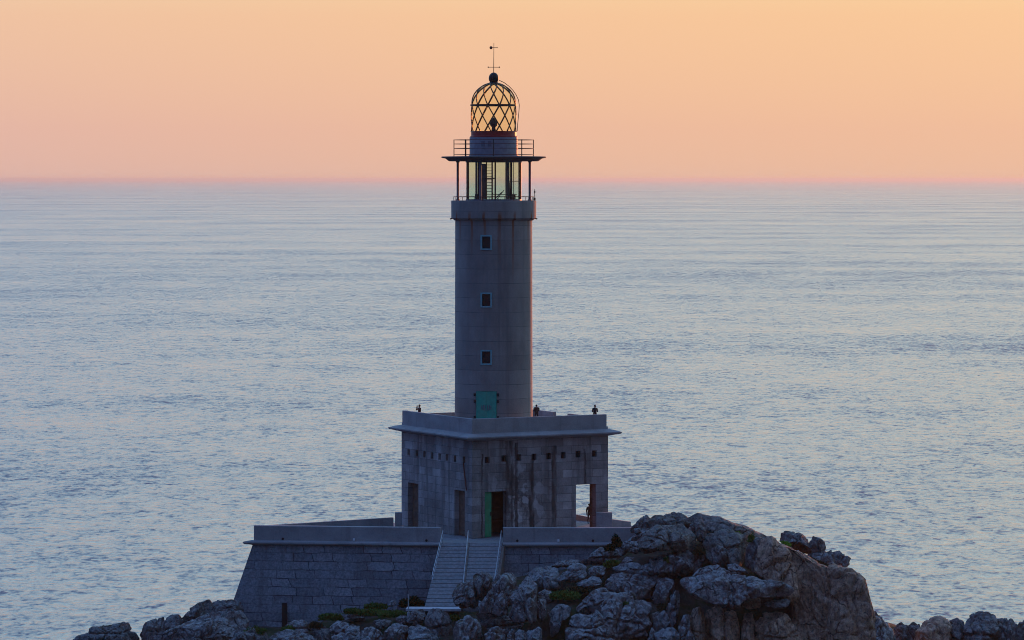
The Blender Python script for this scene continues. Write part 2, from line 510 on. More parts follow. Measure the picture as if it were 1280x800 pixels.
def cast_concrete(name, c=(0.36, 0.35, 0.345)):
    k = NT(name)
    big = k.ramp(k.noise(k.coord((0.5, 0.5, 0.8)), 1.0, 5, 0.62), [(0.3, 0.72), (0.7, 1.08)])
    fine = k.noise(k.coord((1, 1, 1)), 8.0, 5, 0.68)
    base = k.mix(1.0, c, big, 'MULTIPLY')
    base = k.mix(0.4, base, k.ramp(fine, [(0.32, 0.45), (0.66, 1.0)]), 'MULTIPLY')
    run = k.noise(k.coord((1.5, 1.5, 0.12)), 1.0, 5, 0.62)
    base = k.mix(k.ramp(run, [(0.55, 0.0), (0.78, 0.6)]), base, (0.11, 0.10, 0.095))
    return k.out(base, 0.88, k.bump(fine, 0.3, 0.03))

def glass(name, tint, refl=0.10):
    k = NT(name)
    k.t.nodes.remove(k.b)
    tr = k.n('ShaderNodeBsdfTransparent'); tr.inputs['Color'].default_value = (*tint, 1)
    gl = k.n('ShaderNodeBsdfGlossy'); gl.inputs['Roughness'].default_value = 0.06
    gl.inputs['Color'].default_value = (0.9, 0.95, 0.92, 1)
    lw = k.n('ShaderNodeLayerWeight'); lw.inputs['Blend'].default_value = 0.5
    fac = k.math('MULTIPLY_ADD', k.math('POWER', lw.outputs['Facing'], 5.0), 0.6, refl * 0.5)
    mx = k.n('ShaderNodeMixShader')
    k.l(fac, mx.inputs[0]); k.l(tr.outputs[0], mx.inputs[1]); k.l(gl.outputs[0], mx.inputs[2])
    k.l(mx.outputs[0], k.t.nodes['Material Output'].inputs['Surface'])
    return k.m

M = {}
M['tower'] = tower_concrete()
M['building'] = building_concrete()
M['masonry'] = masonry()
M['cast'] = cast_concrete('cast_concrete')
M['cornice'] = cast_concrete('cornice_concrete', (0.36, 0.345, 0.335))
M['canopy'] = cast_concrete('canopy_concrete', (0.13, 0.105, 0.10))
M['drum'] = cast_concrete('gallery_concrete', (0.30, 0.275, 0.265))
M['upper'] = simple('painted_drum', (0.24, 0.24, 0.27), 0.6, 0, 0.2, 3)
M['interior'] = simple('red_brown_plaster', (0.26, 0.13, 0.10), 0.9, 0, 0.3, 2)
M['dark'] = simple('dark_iron', (0.030, 0.020, 0.018), 0.55, 0.3)
M['lattice'] = simple('bronze_lattice', (0.20, 0.115, 0.05), 0.40, 0.6)
M['rust'] = simple('rusty_iron', (0.16, 0.05, 0.03), 0.75, 0.2)
M['red'] = simple('faded_red_paint', (0.36, 0.022, 0.02), 0.5, 0, 0.3)
M['teal'] = simple('teal_paint', (0.03, 0.37, 0.25), 0.55, 0, 0.18, 3)
M['green'] = simple('green_paint', (0.004, 0.25, 0.105), 0.5, 0, 0.2, 3)
M['brown'] = simple('weathered_brown_wood', (0.14, 0.08, 0.05), 0.8, 0, 0.35, 3)
M['frame'] = simple('pale_green_window_frame', (0.20, 0.42, 0.42), 0.55, 0, 0.2)
M['steel'] = simple('galvanised_steel', (0.42, 0.45, 0.48), 0.4, 0.5, 0.15)
M['post'] = simple('grey_post_paint', (0.14, 0.14, 0.17), 0.55, 0, 0.2)
M['pane'] = glass('lantern_glass', (0.78, 0.92, 0.80))
M['domeglass'] = glass('dome_glass', (0.99, 0.95, 0.74))
M['darkglass'] = simple('dark_window_glass', (0.012, 0.014, 0.018), 0.35, 0, 0.05)
M['stair'] = simple('weathered_tread_boards', (0.20, 0.20, 0.20), 0.8, 0, 0.3, 4)
M['kerb'] = simple('brown_stringer', (0.15, 0.12, 0.10), 0.85, 0, 0.3, 4)
M['landing'] = simple('pale_landing_slab', (0.50, 0.49, 0.49), 0.8, 0, 0.15, 3)
M['white'] = simple('white_enamel', (0.75, 0.74, 0.72), 0.5, 0, 0.1)
M['pole'] = simple('grey_pole', (0.40, 0.40, 0.41), 0.5, 0, 0.1)

# ------------------------------------------------------------------ geometry helpers for the buildings
def mitre(pts, i, closed=True):
    n = len(pts)
    p = Vector(pts[i])
    def nrm(a, b):
        d = (Vector(b) - Vector(a)).normalized(); return Vector((d.y, -d.x))      # right-hand side
    if closed or 0 < i < n - 1:
        n1 = nrm(pts[i - 1], pts[i]); n2 = nrm(pts[i], pts[(i + 1) % n])
        m = (n1 + n2).normalized(); return m / max(0.3, m.dot(n1))
    return nrm(pts[0], pts[1]) if i == 0 else nrm(pts[-2], pts[-1])

def add_sweep(bm, pts, prof, closed=False):
    """profile [(outward offset, z)] swept along a plan polyline (outward = right-hand side)"""
    rings = []
    for i in range(len(pts)):
        m = mitre(pts, i, closed)
        rings.append([bm.verts.new((pts[i][0] + m.x * o, pts[i][1] + m.y * o, z)) for o, z in prof])
    n = len(prof); N = len(pts)
    for i in range(N if closed else N - 1):
        A, B = rings[i], rings[(i + 1) % N]
        for k in range(n):
            bm.faces.new((A[k], A[(k + 1) % n], B[(k + 1) % n], B[k]))
    if not closed:
        bm.faces.new(rings[0]); bm.faces.new(rings[-1][::-1])

def bool_cut(bm_a, bm_b):
    objs = []
    for nm, b in (('solid_body', bm_a), ('cutting_body', bm_b)):
        bmesh.ops.recalc_face_normals(b, faces=b.faces)
        me = bpy.data.meshes.new(nm); b.to_mesh(me); b.free()
        o = bpy.data.objects.new(nm, me); col.objects.link(o); objs.append(o)
    md = objs[0].modifiers.new('cut', 'BOOLEAN'); md.operation = 'DIFFERENCE'; md.object = objs[1]; md.solver = 'EXACT'
    dg = bpy.context.evaluated_depsgraph_get(); dg.update()
    me = bpy.data.meshes.new_from_object(objs[0].evaluated_get(dg))
    for o in objs: bpy.data.objects.remove(o)
    bm = bmesh.new(); bm.from_mesh(me); bpy.data.meshes.remove(me)
    return bm

# ------------------------------------------------------------------ the tower
TX, TY, TZ = -1.67, 337.0, 25.5
SC = FPX / TY
def tz(py): return CAMZ - (py - HOR) / SC - TZ          # picture row -> height above the tower's foot
tower = empty('lighthouse_tower', (TX, TY, TZ), 'tall round grey concrete lighthouse tower with lattice lantern dome, standing on the square building', 'lighthouse')
RT = 3.54
A0 = R(-10.7)                                            # bearing of the door and windows
def around(a, r, z): return Vector((math.sin(a) * r, -math.cos(a) * r, z))
rotA = Matrix.Rotation(A0, 4, 'Z')
DW, DH = 1.92, 3.37
WINS = [tz(302.3), tz(373.5), tz(444.5)]
bm = bmesh.new(); add_lathe(bm, [(0, -0.2), (RT + 0.02, -0.2), (RT, 3.0), (RT - 0.03, tz(275.6)), (0, tz(275.6))], 96)
cut = bmesh.new()
for z in WINS: add_box(cut, around(A0, RT, z), (1.02, 0.9, 1.36), rot=rotA)
add_box(cut, around(A0, RT, DH / 2 - 0.02), (DW, 0.56, DH + 0.04), rot=rotA)
shaft = obj('shaft', bool_cut(bm, cut), M['tower'], tower)
for p in shaft.data.polygons: p.use_smooth = True
shaft.data.set_sharp_from_angle(angle=R(30))
for z in WINS:
    w = obj('window', (lambda b: (add_box(b, around(A0, RT - 0.35, z), (1.02, 0.05, 1.36), rot=rotA), b)[1])(bmesh.new()), M['darkglass'], tower)
    b = bmesh.new()
    for sx_ in (-1, 1): add_box(b, around(A0, RT - 0.06, z) + rotA @ Vector((sx_ * 0.455, 0, 0)), (0.13, 0.22, 1.34), rot=rotA)
    for sz_ in (-1, 1): add_box(b, around(A0, RT - 0.062, z) + Vector((0, 0, sz_ * 0.61)), (0.78, 0.215, 0.13), rot=rotA)
    obj('frame', b, M['frame'], w)
b = bmesh.new(); add_box(b, around(A0, RT - 0.10, DH / 2), (DW - 0.06, 0.08, DH - 0.04), rot=rotA, bevel=0.01)
add_box(b, around(A0, RT - 0.045, DH / 2), (0.05, 0.04, DH - 0.2), rot=rotA)
door = obj('door', b, M['teal'], tower)
b = bmesh.new()
for dx in (-0.42, -0.27, -0.12, 0.12, 0.27, 0.42):
    add_box(b, around(A0, RT - 0.045, DH * 0.56) + rotA @ Vector((dx, 0, 0)), (0.07, 0.03, 0.5 if abs(dx) < 0.4 else 0.36), rot=rotA)
obj('vent_grille', b, M['post'], door)
for sx_ in (-1, 1):
    for z in (0.45, 1.0, 2.45, 3.05):
        b = bmesh.new(); add_box(b, around(A0, RT - 0.03, z) + rotA @ Vector((sx_ * (DW / 2 + 0.12), 0.03, 0)), (0.16, 0.16, 0.26), rot=rotA, bevel=0.02)
        obj('hinge', b, M['dark'], door)
# gallery drum
zt, zb = tz(250.6), tz(272.4)
b = bmesh.new()
add_lathe(b, [(0, tz(275.5)), (RT - 0.1, tz(275.6)), (RT + 0.03, tz(275.6) + 0.003), (3.87, zb), (3.88, zt - 0.06), (3.83, zt), (0, zt)], 96)
drum = obj('gallery_drum', b, M['tower'], tower, True); drum.data.set_sharp_from_angle(angle=R(25))
# rust below the drum's drains
for a in (-34, -13, 8.6, 30, 63, -60, 90, -90):
    b = bmesh.new(); add_tube(b, around(R(a), 3.72, zb - 0.02), around(R(a), 3.98, zb - 0.10), 0.06, 8)
    obj('drain_spout', b, M['rust'], drum)
# rim rail
b = bmesh.new(); RR = 3.66
add_path(b, [around(2 * math.pi * i / 64, RR, zt + 0.34) for i in range(64)], 0.028, 6, True)
for i in range(16): add_tube(b, around(2 * math.pi * (i + 0.3) / 16, RR, zt - 0.05), around(2 * math.pi * (i + 0.3) / 16, RR, zt + 0.34), 0.025, 6)
obj('rim_rail', b, M['rust'], tower)
b = bmesh.new(); add_tube(b, (3.74, -0.1, zt - 0.1), (3.74, -0.1, tz(236.5)), 0.035, 6); add_tube(b, (3.74, -0.1, tz(241)), (3.74, -0.1, tz(239)), 0.07, 8); add_tube(b, (3.74, -0.1, zt), (3.74, -0.1, zt + 0.25), 0.085, 8)
obj('lightning_rod', b, M['rust'], tower)
# lantern room
zr = tz(203.0); RL = 2.50
b = bmesh.new(); add_lathe(b, [(0, zt), (RL + 0.04, zt), (RL + 0.04, zt + 0.12), (RL - 0.08, zt + 0.12), (0, zt + 0.10)], 60)
room = obj('lantern_room', b, M['post'], tower)
b = bmesh.new(); add_lathe(b, [(0, zr), (RL - 0.06, zr), (RL + 0.06, zr), (RL + 0.06, zr + 0.15), (0, zr + 0.15)], 60)
obj('head_ring', b, M['post'], room)
b = bmesh.new(); add_lathe(b, [(RL, zt + 0.12), (RL, zr)], 60); pane = obj('glazing', b, M['pane'], room, True)
for i, a in enumerate([3.5 + 36 * j for j in range(10)]):
    b = bmesh.new(); add_box(b, around(R(a), RL + 0.01, (zt + zr) / 2 + 0.06), (0.13, 0.15, zr - zt - 0.12), rot=Matrix.Rotation(R(a), 4, 'Z'))
    obj('glazing_bar', b, M['dark'], room)
def tx(px): return (px - 617.0) / SC
b = bmesh.new(); add_box(b, (tx(604.8), 0.5, (zt + zr) / 2), (0.42, 0.5, zr - zt - 0.25), bevel=0.02); obj('cupboard', b, M['brown'], room)
b = bmesh.new()
for x in (tx(608.0), tx(615.0)): add_tube(b, (x, -0.35, zt + 0.1), (x, -0.2, zr), 0.055, 6)
for i in range(12):
    z = zt + 0.3 + i * (zr - zt - 0.4) / 11.5
    add_tube(b, (tx(608), -0.34 + 0.012 * i, z), (tx(615), -0.34 + 0.012 * i, z), 0.024, 6)
add_box(b, (tx(612.5), -0.25, (zt + zr) / 2 + 0.28), (0.95, 0.30, 0.10))
obj('ladder', b, M['dark'], room)
for pts_, r_ in (([(tx(618), 0.3, zt + 0.12), (tx(627), 0.5, zt + 0.75)], 0.04), ([(tx(621), 0.1, zt + 0.12), (tx(630), 0.3, zt + 0.95)], 0.035),
                 ([(tx(616), 0.2, zt + 0.55), (tx(646), 0.9, zt + 0.55)], 0.03), ([(tx(635), 0.9, zt + 1.75), (tx(648), 0.9, zt + 1.75)], 0.03), ([(tx(642), 0.8, zt + 0.3), (tx(642), 0.8, zr)], 0.04)):
    b = bmesh.new(); add_path(b, pts_, r_); obj('stair_rail', b, M['dark'], room)
b = bmesh.new(); add_box(b, (tx(596), 0.4, zt + 0.35), (0.35, 0.3, 0.5)); obj('battery_box', b, M['dark'], room)
b = bmesh.new(); add_box(b, (tx(641), 0.6, zt + 0.32), (0.5, 0.3, 0.42), bevel=0.03); obj('equipment_box', b, M['dark'], room)
b = bmesh.new(); add_path(b, [(tx(637.5), -0.6, zt + 0.12), (tx(636.6), -0.6, zt + 1.6), (tx(633.5), -0.6, zr)], 0.05); obj('curved_pipe', b, M['dark'], room)
# four posts carrying the canopy
zc0 = tz(201.6)
for a in (70.4, 160.4, 250.4, 340.4):
    p = Vector((math.cos(R(a + 90)) * 3.49, math.sin(R(a + 90)) * 3.49, 0))
    b = bmesh.new(); add_tube(b, p + Vector((0, 0, zt - 0.05)), p + Vector((0, 0, zc0 + 0.02)), 0.115, 12); add_tube(b, p + Vector((0, 0, zt)), p + Vector((0, 0, zt + 0.1)), 0.19, 12)
    add_tube(b, p + Vector((0, 0, zc0 - 0.1)), p + Vector((0, 0, zc0 + 0.01)), 0.17, 12)
    obj('post', b, M['post'], tower, False)
# canopy slab
b = bmesh.new()
zc = tz(195.1)
add_lathe(b, [(0, zc0), (4.05, zc0), (4.16, zc0 + 0.06), (4.40, tz(198.2)), (4.75, tz(197.4)), (4.79, tz(196.2)), (4.70, tz(195.6)), (2.4, zc), (0, zc)], 96)
canopy = obj('canopy', b, M['canopy'], tower, True); canopy.data.set_sharp_from_angle(angle=R(20))
# canopy railing
rl = bmesh.new()
for z in (tz(174.9), tz(180.0), tz(185.6), tz(193.4)): add_path(rl, [around(2 * math.pi * i / 72, 3.62, z) for i in range(72)], 0.026, 6, True)
rail = obj('canopy_railing', rl, M['rust'], tower)
for i in range(8):
    b = bmesh.new(); add_tube(b, around(R(45 * i), 3.62, zc - 0.05), around(R(45 * i), 3.62, tz(174.4)), 0.04, 8)
    obj('baluster', b, M['dark'], rail)
# upper drum, red ring, dome
zu = tz(171.6); zq = tz(164.0); zR = tz(131.5); RD = 2.04
b = bmesh.new(); add_lathe(b, [(0, zc - 0.02), (2.24, zc - 0.02), (2.24, zc + 0.12), (2.20, zc + 0.14), (2.20, zu), (0, zu)], 64)
ud = obj('upper_drum', b, M['upper'], tower, True); ud.data.set_sharp_from_angle(angle=R(25))
for dx in (-0.95, -0.35):
    b = bmesh.new(); add_box(b, around(math.asin(dx / 2.2), 2.21, (zc + zu) / 2 + 0.25), (0.34, 0.05, 0.5), rot=Matrix.Rotation(math.asin(dx / 2.2), 4, 'Z'))
    obj('vent_plate', b, M['post'], ud)
b = bmesh.new(); add_lathe(b, [(0, zu), (2.13, zu), (2.15, zu + 0.08), (2.06, zu + 0.14), (2.06, zq - 0.08), (2.12, zq - 0.04), (2.10, zq), (0, zq)], 64)
rr = obj('red_ring', b, M['red'], tower, True); rr.data.set_sharp_from_angle(angle=R(25))
def dome_pt(t, a, rad):
    """t: rows above the dome ring (negative below) -> point of the lattice"""
    if t <= 0: return around(a, rad, zR + t * 0.93)
    es = [0, 31, 58, 77, 90]
    i = min(int(t), 3); e = R(es[i] + (es[i + 1] - es[i]) * (t - i))
    return around(a, rad * math.cos(e), zR + rad * math.sin(e))
b = bmesh.new()
tmin = (zq - zR) / 0.93
for j in range(12):
    for sgn in (-1, 1):
        pts = []
        for q in range(33):
            t = tmin + (3.0 - tmin) * q / 32
            pts.append(dome_pt(t, R(15 + 30 * j) + sgn * R(15) * t, RD))
        add_path(b, pts, 0.052, 6)
lat = obj('dome_lattice', b, M['lattice'], tower, True)
b = bmesh.new(); add_lathe(b, [(RD - 0.06, zR - 0.07), (RD + 0.09, zR - 0.07), (RD + 0.09, zR + 0.07), (RD - 0.06, zR + 0.07)], 64, closed=True)
add_lathe(b, [(0.30, zR + RD - 0.05), (0.55, zR + RD - 0.12), (0.30, zR + RD + 0.12), (0, zR + RD + 0.15)], 24)
obj('ring', b, M['dark'], lat)
b = bmesh.new(); add_lathe(b, [(RD - 0.06, zq)] + [(RD - 0.06, zR)] + [((RD - 0.06) * math.cos(R(e)), zR + (RD - 0.06) * math.sin(R(e))) for e in range(6, 85, 6)], 48)
obj('dome_glass', b, M['domeglass'], tower, True)
b = bmesh.new(); add_lathe(b, [(0, zq), (0.22, zq), (0.16, zq + 0.35), (0.30, zq + 0.5), (0.38, zq + 0.75), (0.28, zq + 1.05), (0.12, zq + 1.22), (0, zq + 1.26)], 20)
obj('lamp', b, M['dark'], tower, True)
zf = tz(97.8)
b = bmesh.new(); add_lathe(b, [(0, zf - 0.62), (0.26, zf - 0.60), (0.30, zf - 0.42)] + [(0.455 * math.cos(R(e)), zf + 0.53 * math.sin(R(e))) for e in range(-50, 90, 10)] + [(0, zf + 0.54)], 24)
fin = obj('finial', b, M['dark'], tower, True)
b = bmesh.new(); add_tube(b, (0.0, 0, zf + 0.5), (0.02, 0, tz(53.5)), 0.032, 6, 0.022)
add_tube(b, (-0.5, 0, tz(84)), (0.52, 0, tz(84)), 0.026, 6); add_tube(b, (0, -0.5, tz(84)), (0, 0.5, tz(84)), 0.026, 6)
for q in (-0.5, 0.52): add_tube(b, (q, 0, tz(84) - 0.06), (q, 0, tz(84) + 0.06), 0.05, 6)
add_tube(b, (-0.25, 0, tz(59.6)), (0.40, 0, tz(59.6)), 0.026, 6)
bmesh.ops.create_uvsphere(b, u_segments=12, v_segments=8, radius=0.14, matrix=Matrix.Translation((-0.24, 0, tz(59.6))))
obj('wind_vane', b, M['rust'], fin)
# curved service ladder over the dome
b = bmesh.new()
lp = [(624.0, 100.5), (630, 103.3), (636, 107.8), (641, 112.9), (645, 118.6), (648, 125), (649, 131.5), (648.6, 139), (647.8, 147), (647, 155), (646.4, 164)]
sides = []
for s_ in (-1, 1):
    pts = [Vector((tx(px_), -0.25 + s_ * 0.15, tz(py_))) for px_, py_ in lp]; sides.append(pts); add_path(b, pts, 0.030, 5)
for p_, q_ in zip(*sides): add_tube(b, p_, q_, 0.022, 5)
obj('dome_ladder', b, M['rust'], tower)

# ------------------------------------------------------------------ the square building
NX, NY, NZ = -3.57, 330.0, 15.93
S = 14.0; TH = math.atan2(6.654, 12.31)
cs, sn = math.cos(TH), math.sin(TH)
bld = empty('lighthouse_building', (NX, NY, NZ), 'square weathered concrete building with flat roof and cornice, below the round tower', 'building')
bld.rotation_euler = (0, 0, TH)
def loc(p):                      # world -> building coordinates
    dx, dy = p[0] - NX, p[1] - NY
    return (dx * cs + dy * sn, -dx * sn + dy * cs, p[2] - NZ)
def hit(px, py, axis, val):
    """where the sight line through a pixel meets the building plane local axis = val"""
    a = loc(P(px, py, 300.0)); b_ = loc(P(px, py, 380.0))
    t = (val - a[axis]) / (b_[axis] - a[axis])
    return tuple(a[i] + (b_[i] - a[i]) * t for i in range(3))
def uR(px, py): h = hit(px, py, 1, 0.0); return h[0], h[2]
def uL(px, py): h = hit(px, py, 0, 0.0); return h[1], h[2]
ZW = 9.3                         # wall height up to the roof
WT = 0.65
slits_r = [uR(px, py) for px, py in ((609, 575), (629.8, 573.2), (648.5, 572), (667.5, 571.2), (686, 570.2), (704, 569.2), (722.5, 567.8), (743, 567))]
slits_l = [uL(px, py) for px, py in ((510.7, 565.5), (521, 566.8), (530.5, 568), (540, 569.5), (549.5, 570.8), (558.7, 572), (568.7, 573.4), (580, 574.8))]
op_r = [(u - 0.25, u + 0.25, z - 0.29, z + 0.29) for u, z in slits_r]
op_l = [(u - 0.25, u + 0.25, z - 0.29, z + 0.29) for u, z in slits_l]
ga, gz = uR(606, 615); gb, _ = uR(633, 615)
pa, pz = uR(720, 606); pb, _ = uR(745, 606)
da0, daz = uL(523, 605); da1, _ = uL(510, 605)
db0, dbz = uL(581, 614); db1, _ = uL(568, 614)
b = bmesh.new(); add_wall(b, (0, 0), (1, 0), (0, 1), S, 0, ZW, WT, op_r + [(ga, gb, 0, gz), (pa, pb, 0, pz)])
obj('sunset_side_wall', b, M['building'], bld)
b = bmesh.new(); add_wall(b, (0, 0), (0, 1), (1, 0), S, 0, ZW, WT, op_l + [(da0, da1, 0, daz), (db0, db1, 0, dbz)], u0=WT)
obj('shaded_wall', b, M['building'], bld)
h1 = hit(737.0, 615, 0, S - WT); h0 = hit(714, 615, 0, S)
b = bmesh.new(); add_wall(b, (S, 0), (0, 1), (-1, 0), S, 0, ZW, WT, [(h1[1], h0[1], 0, pz + 0.25)], u0=WT)
obj('seaward_wall', b, M['building'], bld)
b = bmesh.new(); add_wall(b, (0, S), (1, 0), (0, -1), S - WT, 0, ZW, WT, [], u0=WT)
obj('rear_wall', b, M['building'], bld)
b = bmesh.new(); add_box(b, (8.2, S / 2, ZW / 2 - 0.2), (0.25, S - 2 * WT, ZW - 0.42)); add_box(b, (4.1, 4.2, ZW / 2 - 0.2), (7.3, 0.2, ZW - 0.42))
add_box(b, (4.0, 3.6, 1.1), (5.0, 0.5, 0.12)); add_box(b, (3.4, 3.6, 2.3), (2.8, 0.5, 0.12))
obj('partition', b, M['interior'], bld)
b = bmesh.new(); add_box(b, (S / 2, S / 2, 9.43), (S - 0.02, S - 0.02, 0.25))
obj('roof', b, M['cast'], bld)
for u, z in slits_r:
    b = bmesh.new(); add_box(b, (u, 0.42, z), (0.50, 0.04, 0.58)); obj('window', b, M['darkglass'], bld)
for v, z in slits_l:
    b = bmesh.new(); add_box(b, (0.42, v, z), (0.04, 0.50, 0.58)); obj('window', b, M['darkglass'], bld)
sq = [(0, 0), (S, 0), (S, S), (0, S)]
b = bmesh.new(); add_sweep(b, sq, [(0.003, 8.70), (0.30, 8.78), (0.86, 8.92), (0.92, 8.98), (0.92, 9.08), (0.45, 9.24), (0.003, 9.34)], True)
obj('cornice', b, M['cornice'], bld)
# roof parapet: full height towards the camera, lower and broken behind
ZP = 10.66
b = bmesh.new(); add_sweep(b, [(0.15, S - 0.15), (0.15, 0.15), (S - 0.15, 0.15), ][::1], [(0.15, 9.555), (0.15, ZP - 0.03), (0.12, ZP), (-0.15, ZP), (-0.15, 9.555)])
obj('parapet', b, M['cornice'], bld)
g1 = hit(711, 517, 0, S - 0.15)[1]; g0 = hit(693.5, 517, 0, S - 0.15)[1]; ZPR = 10.33
b = bmesh.new()
for y0, y1 in ((0.30, g1), (g0, S)): add_box(b, (S - 0.15, (y0 + y1) / 2, (9.555 + ZPR) / 2), (0.3, y1 - y0, ZPR - 9.555))
add_box(b, (S / 2, S - 0.15, (9.555 + ZPR) / 2 - 0.002), (S - 0.61, 0.3, ZPR - 9.555))
obj('rear_parapet', b, M['cornice'], bld)
# doors
w_ = gb - ga; leaf = (uR(615.6, 640)[0] - ga)
b = bmesh.new(); add_box(b, (ga + leaf / 2, 0.22, gz / 2), (leaf - 0.02, 0.09, gz - 0.04), bevel=0.01)
for z in (0.6, 2.0, 3.4): add_box(b, (ga + leaf / 2, 0.165, z), (leaf - 0.16, 0.03, 1.05), bevel=0.01)
gd = obj('door', b, M['green'], bld); gd['label'] = 'green painted narrow door leaf'
b = bmesh.new(); add_tube(b, (ga + leaf - 0.1, 0.12, 1.9), (ga + leaf - 0.1, 0.12, 2.3), 0.03, 8); add_box(b, (ga + leaf - 0.1, 0.15, 2.1), (0.1, 0.05, 0.3))
obj('handle', b, M['dark'], gd)
for v0, v1, zz in ((da0, da1, daz), (db0, db1, dbz)):
    b = bmesh.new(); add_box(b, (0.52, (v0 + v1) / 2, zz / 2), (0.08, v1 - v0 - 0.04, zz - 0.04), bevel=0.01)
    for z in (0.22, 0.5, 0.78): add_box(b, (0.47, (v0 + v1) / 2, zz * z), (0.03, v1 - v0 - 0.35, zz * 0.2), bevel=0.01)
    bd = obj('door', b, M['brown'], bld); bd['label'] = 'weathered brown panelled door'
    b = bmesh.new(); add_tube(b, (0.42, v0 + 0.2, 1.9), (0.42, v0 + 0.2, 2.2), 0.03, 8); obj('handle', b, M['dark'], bd)
b = bmesh.new(); q0 = uL(579.5, 578); q1 = uL(583.5, 613)
add_path(b, [(-0.05, q0[0], q0[1]), (-0.05, q1[0], q1[1])], 0.05); obj('drain_pipe', b, M['rust'], bld)

# ------------------------------------------------------------------ the terrace on its battered bastion
BX, BY, BZ = -5.0, 330.0, 9.0
ter = empty('stone_terrace', (BX, BY, BZ), 'battered stone bastion with parapet and moulded ledge, carrying the lighthouse building', 'terrace')
def tl(x, y, z=0.0): return (x - BX, y - BY, z - BZ)
T = (-22.9, 328.0); A = (-6.30, 326.0); B = (-0.80, 326.0); C = (16.0, 326.0); D = (13.2, 339.3); E_ = (4.0, 353.0); L2 = (-10.0, 349.0); K = (-13.0, 338.0)
plan = [T, A, (-6.30, 328.6), (-0.80, 328.6), B, C, D, E_, L2, K]
low = [(-25.2, 326.5), (-6.30, 324.3), (-6.30, 328.6), (-0.80, 328.6), (-0.80, 324.3), (17.6, 324.3), (14.8, 340.3), (4.6, 354.8), (-11.0, 350.6), (-14.5, 339.5)]
ZF = 15.90
b = bmesh.new()
add_hull8(b, [Vector(tl(x, y, 5.0)) for x, y in [(p[0] + (q[0] - p[0]) * 1.6, p[1] + (q[1] - p[1]) * 1.6) for p, q in zip(plan, low)]], [Vector(tl(x, y, ZF)) for x, y in plan])
cut = bmesh.new(); c_ = P(355.3, 768, 324.9); add_box(cut, tl(c_.x, c_.y, c_.z - 0.2), (0.48, 2.6, 2.4))
wall = obj('battered_wall', bool_cut(b, cut), M['masonry'], ter)
b = bmesh.new(); add_box(b, tl(c_.x, c_.y + 0.35, c_.z - 0.2), (0.47, 0.06, 2.38)); obj('slot_shade_sheet', b, M['dark'], wall)  # dark sheet added inside the slot, its colour standing in for the shade there
def sweep_part(name, pts, prof, mat):
    b = bmesh.new(); add_sweep(b, [tl(*p)[:2] for p in pts], [(o, z - BZ) for o, z in prof]); return obj(name, b, mat, ter)
ZT = 17.27
ledge_prof = [(-0.2, 15.50), (0.02, 15.50), (0.12, 15.58), (0.40, 15.66), (0.46, 15.76), (0.42, 15.88), (0.10, 15.98), (-0.2, 15.98)]
par_prof = [(-0.50, 15.905), (0.0, 15.985), (0.0, ZT - 0.05), (-0.04, ZT), (-0.46, ZT), (-0.50, ZT - 0.05)]
par_prof = [(-0.50, 15.905), (0.04, 15.905), (0.04, ZT - 0.05), (0.0, ZT), (-0.46, ZT), (-0.50, ZT - 0.05)]
sweep_part('ledge', [K, T, A], ledge_prof, M['cast'])
sweep_part('ledge', [B, C, D], ledge_prof, M['cast'])
p1 = sweep_part('parapet', [T, A], par_prof, M['cast'])
p2 = sweep_part('parapet', [B, C], par_prof, M['cast'])
ZB = 17.2
sweep_part('rear_parapet', [(-10.9, 336.6), (-22.55, 328.35)], [(-0.2, 15.905), (0.2, 15.905), (0.2, ZB), (-0.2, ZB)], M['cast'])
b = bmesh.new(); c_ = P(498, 639, 337.0); add_box(b, tl(c_.x, 337.4, (15.905 + 17.6) / 2), (0.62, 0.9, 17.6 - 15.905)); obj('pier', b, M['cast'], ter)
c_ = P(755, 640, 335.6); b = bmesh.new(); add_box(b, tl(c_.x, 335.3, (15.905 + c_.z) / 2), (1.45, 0.7, c_.z - 15.905), bevel=0.03); obj('pier', b, M['cast'], ter)
# low seaward wall beyond the building, seen through the passage and to the right of it
b = bmesh.new()
pts = [P(765.3, 649, 337.5), P(788.5, 652.3, 338.5)]
lo = [Vector(tl(pts[0].x, 337.3, 15.905)), Vector(tl(pts[1].x, 338.3, 15.905)), Vector(tl(pts[1].x, 338.8, 15.905)), Vector(tl(pts[0].x, 337.8, 15.905))]
hi = [Vector(tl(pts[0].x, 337.3, pts[0].z)), Vector(tl(pts[1].x, 338.3, pts[1].z)), Vector(tl(pts[1].x, 338.8, pts[1].z)), Vector(tl(pts[0].x, 337.8, pts[0].z))]
add_hull8(b, lo, hi); obj('seaward_parapet', b, M['cast'], ter)
b = bmesh.new()
q0, q1 = P(712, 641.5, 348.5), P(745, 648.5, 346.0)
add_hull8(b, [Vector(tl(q0.x, q0.y, 15.905)), Vector(tl(q1.x, q1.y, 15.905)), Vector(tl(q1.x, q1.y + .5, 15.905)), Vector(tl(q0.x, q0.y + .5, 15.905))],
          [Vector(tl(q0.x, q0.y, q0.z)), Vector(tl(q1.x, q1.y, q1.z)), Vector(tl(q1.x, q1.y + .5, q1.z)), Vector(tl(q0.x, q0.y + .5, q0.z))])
obj('seaward_parapet', b, M['cast'], ter)
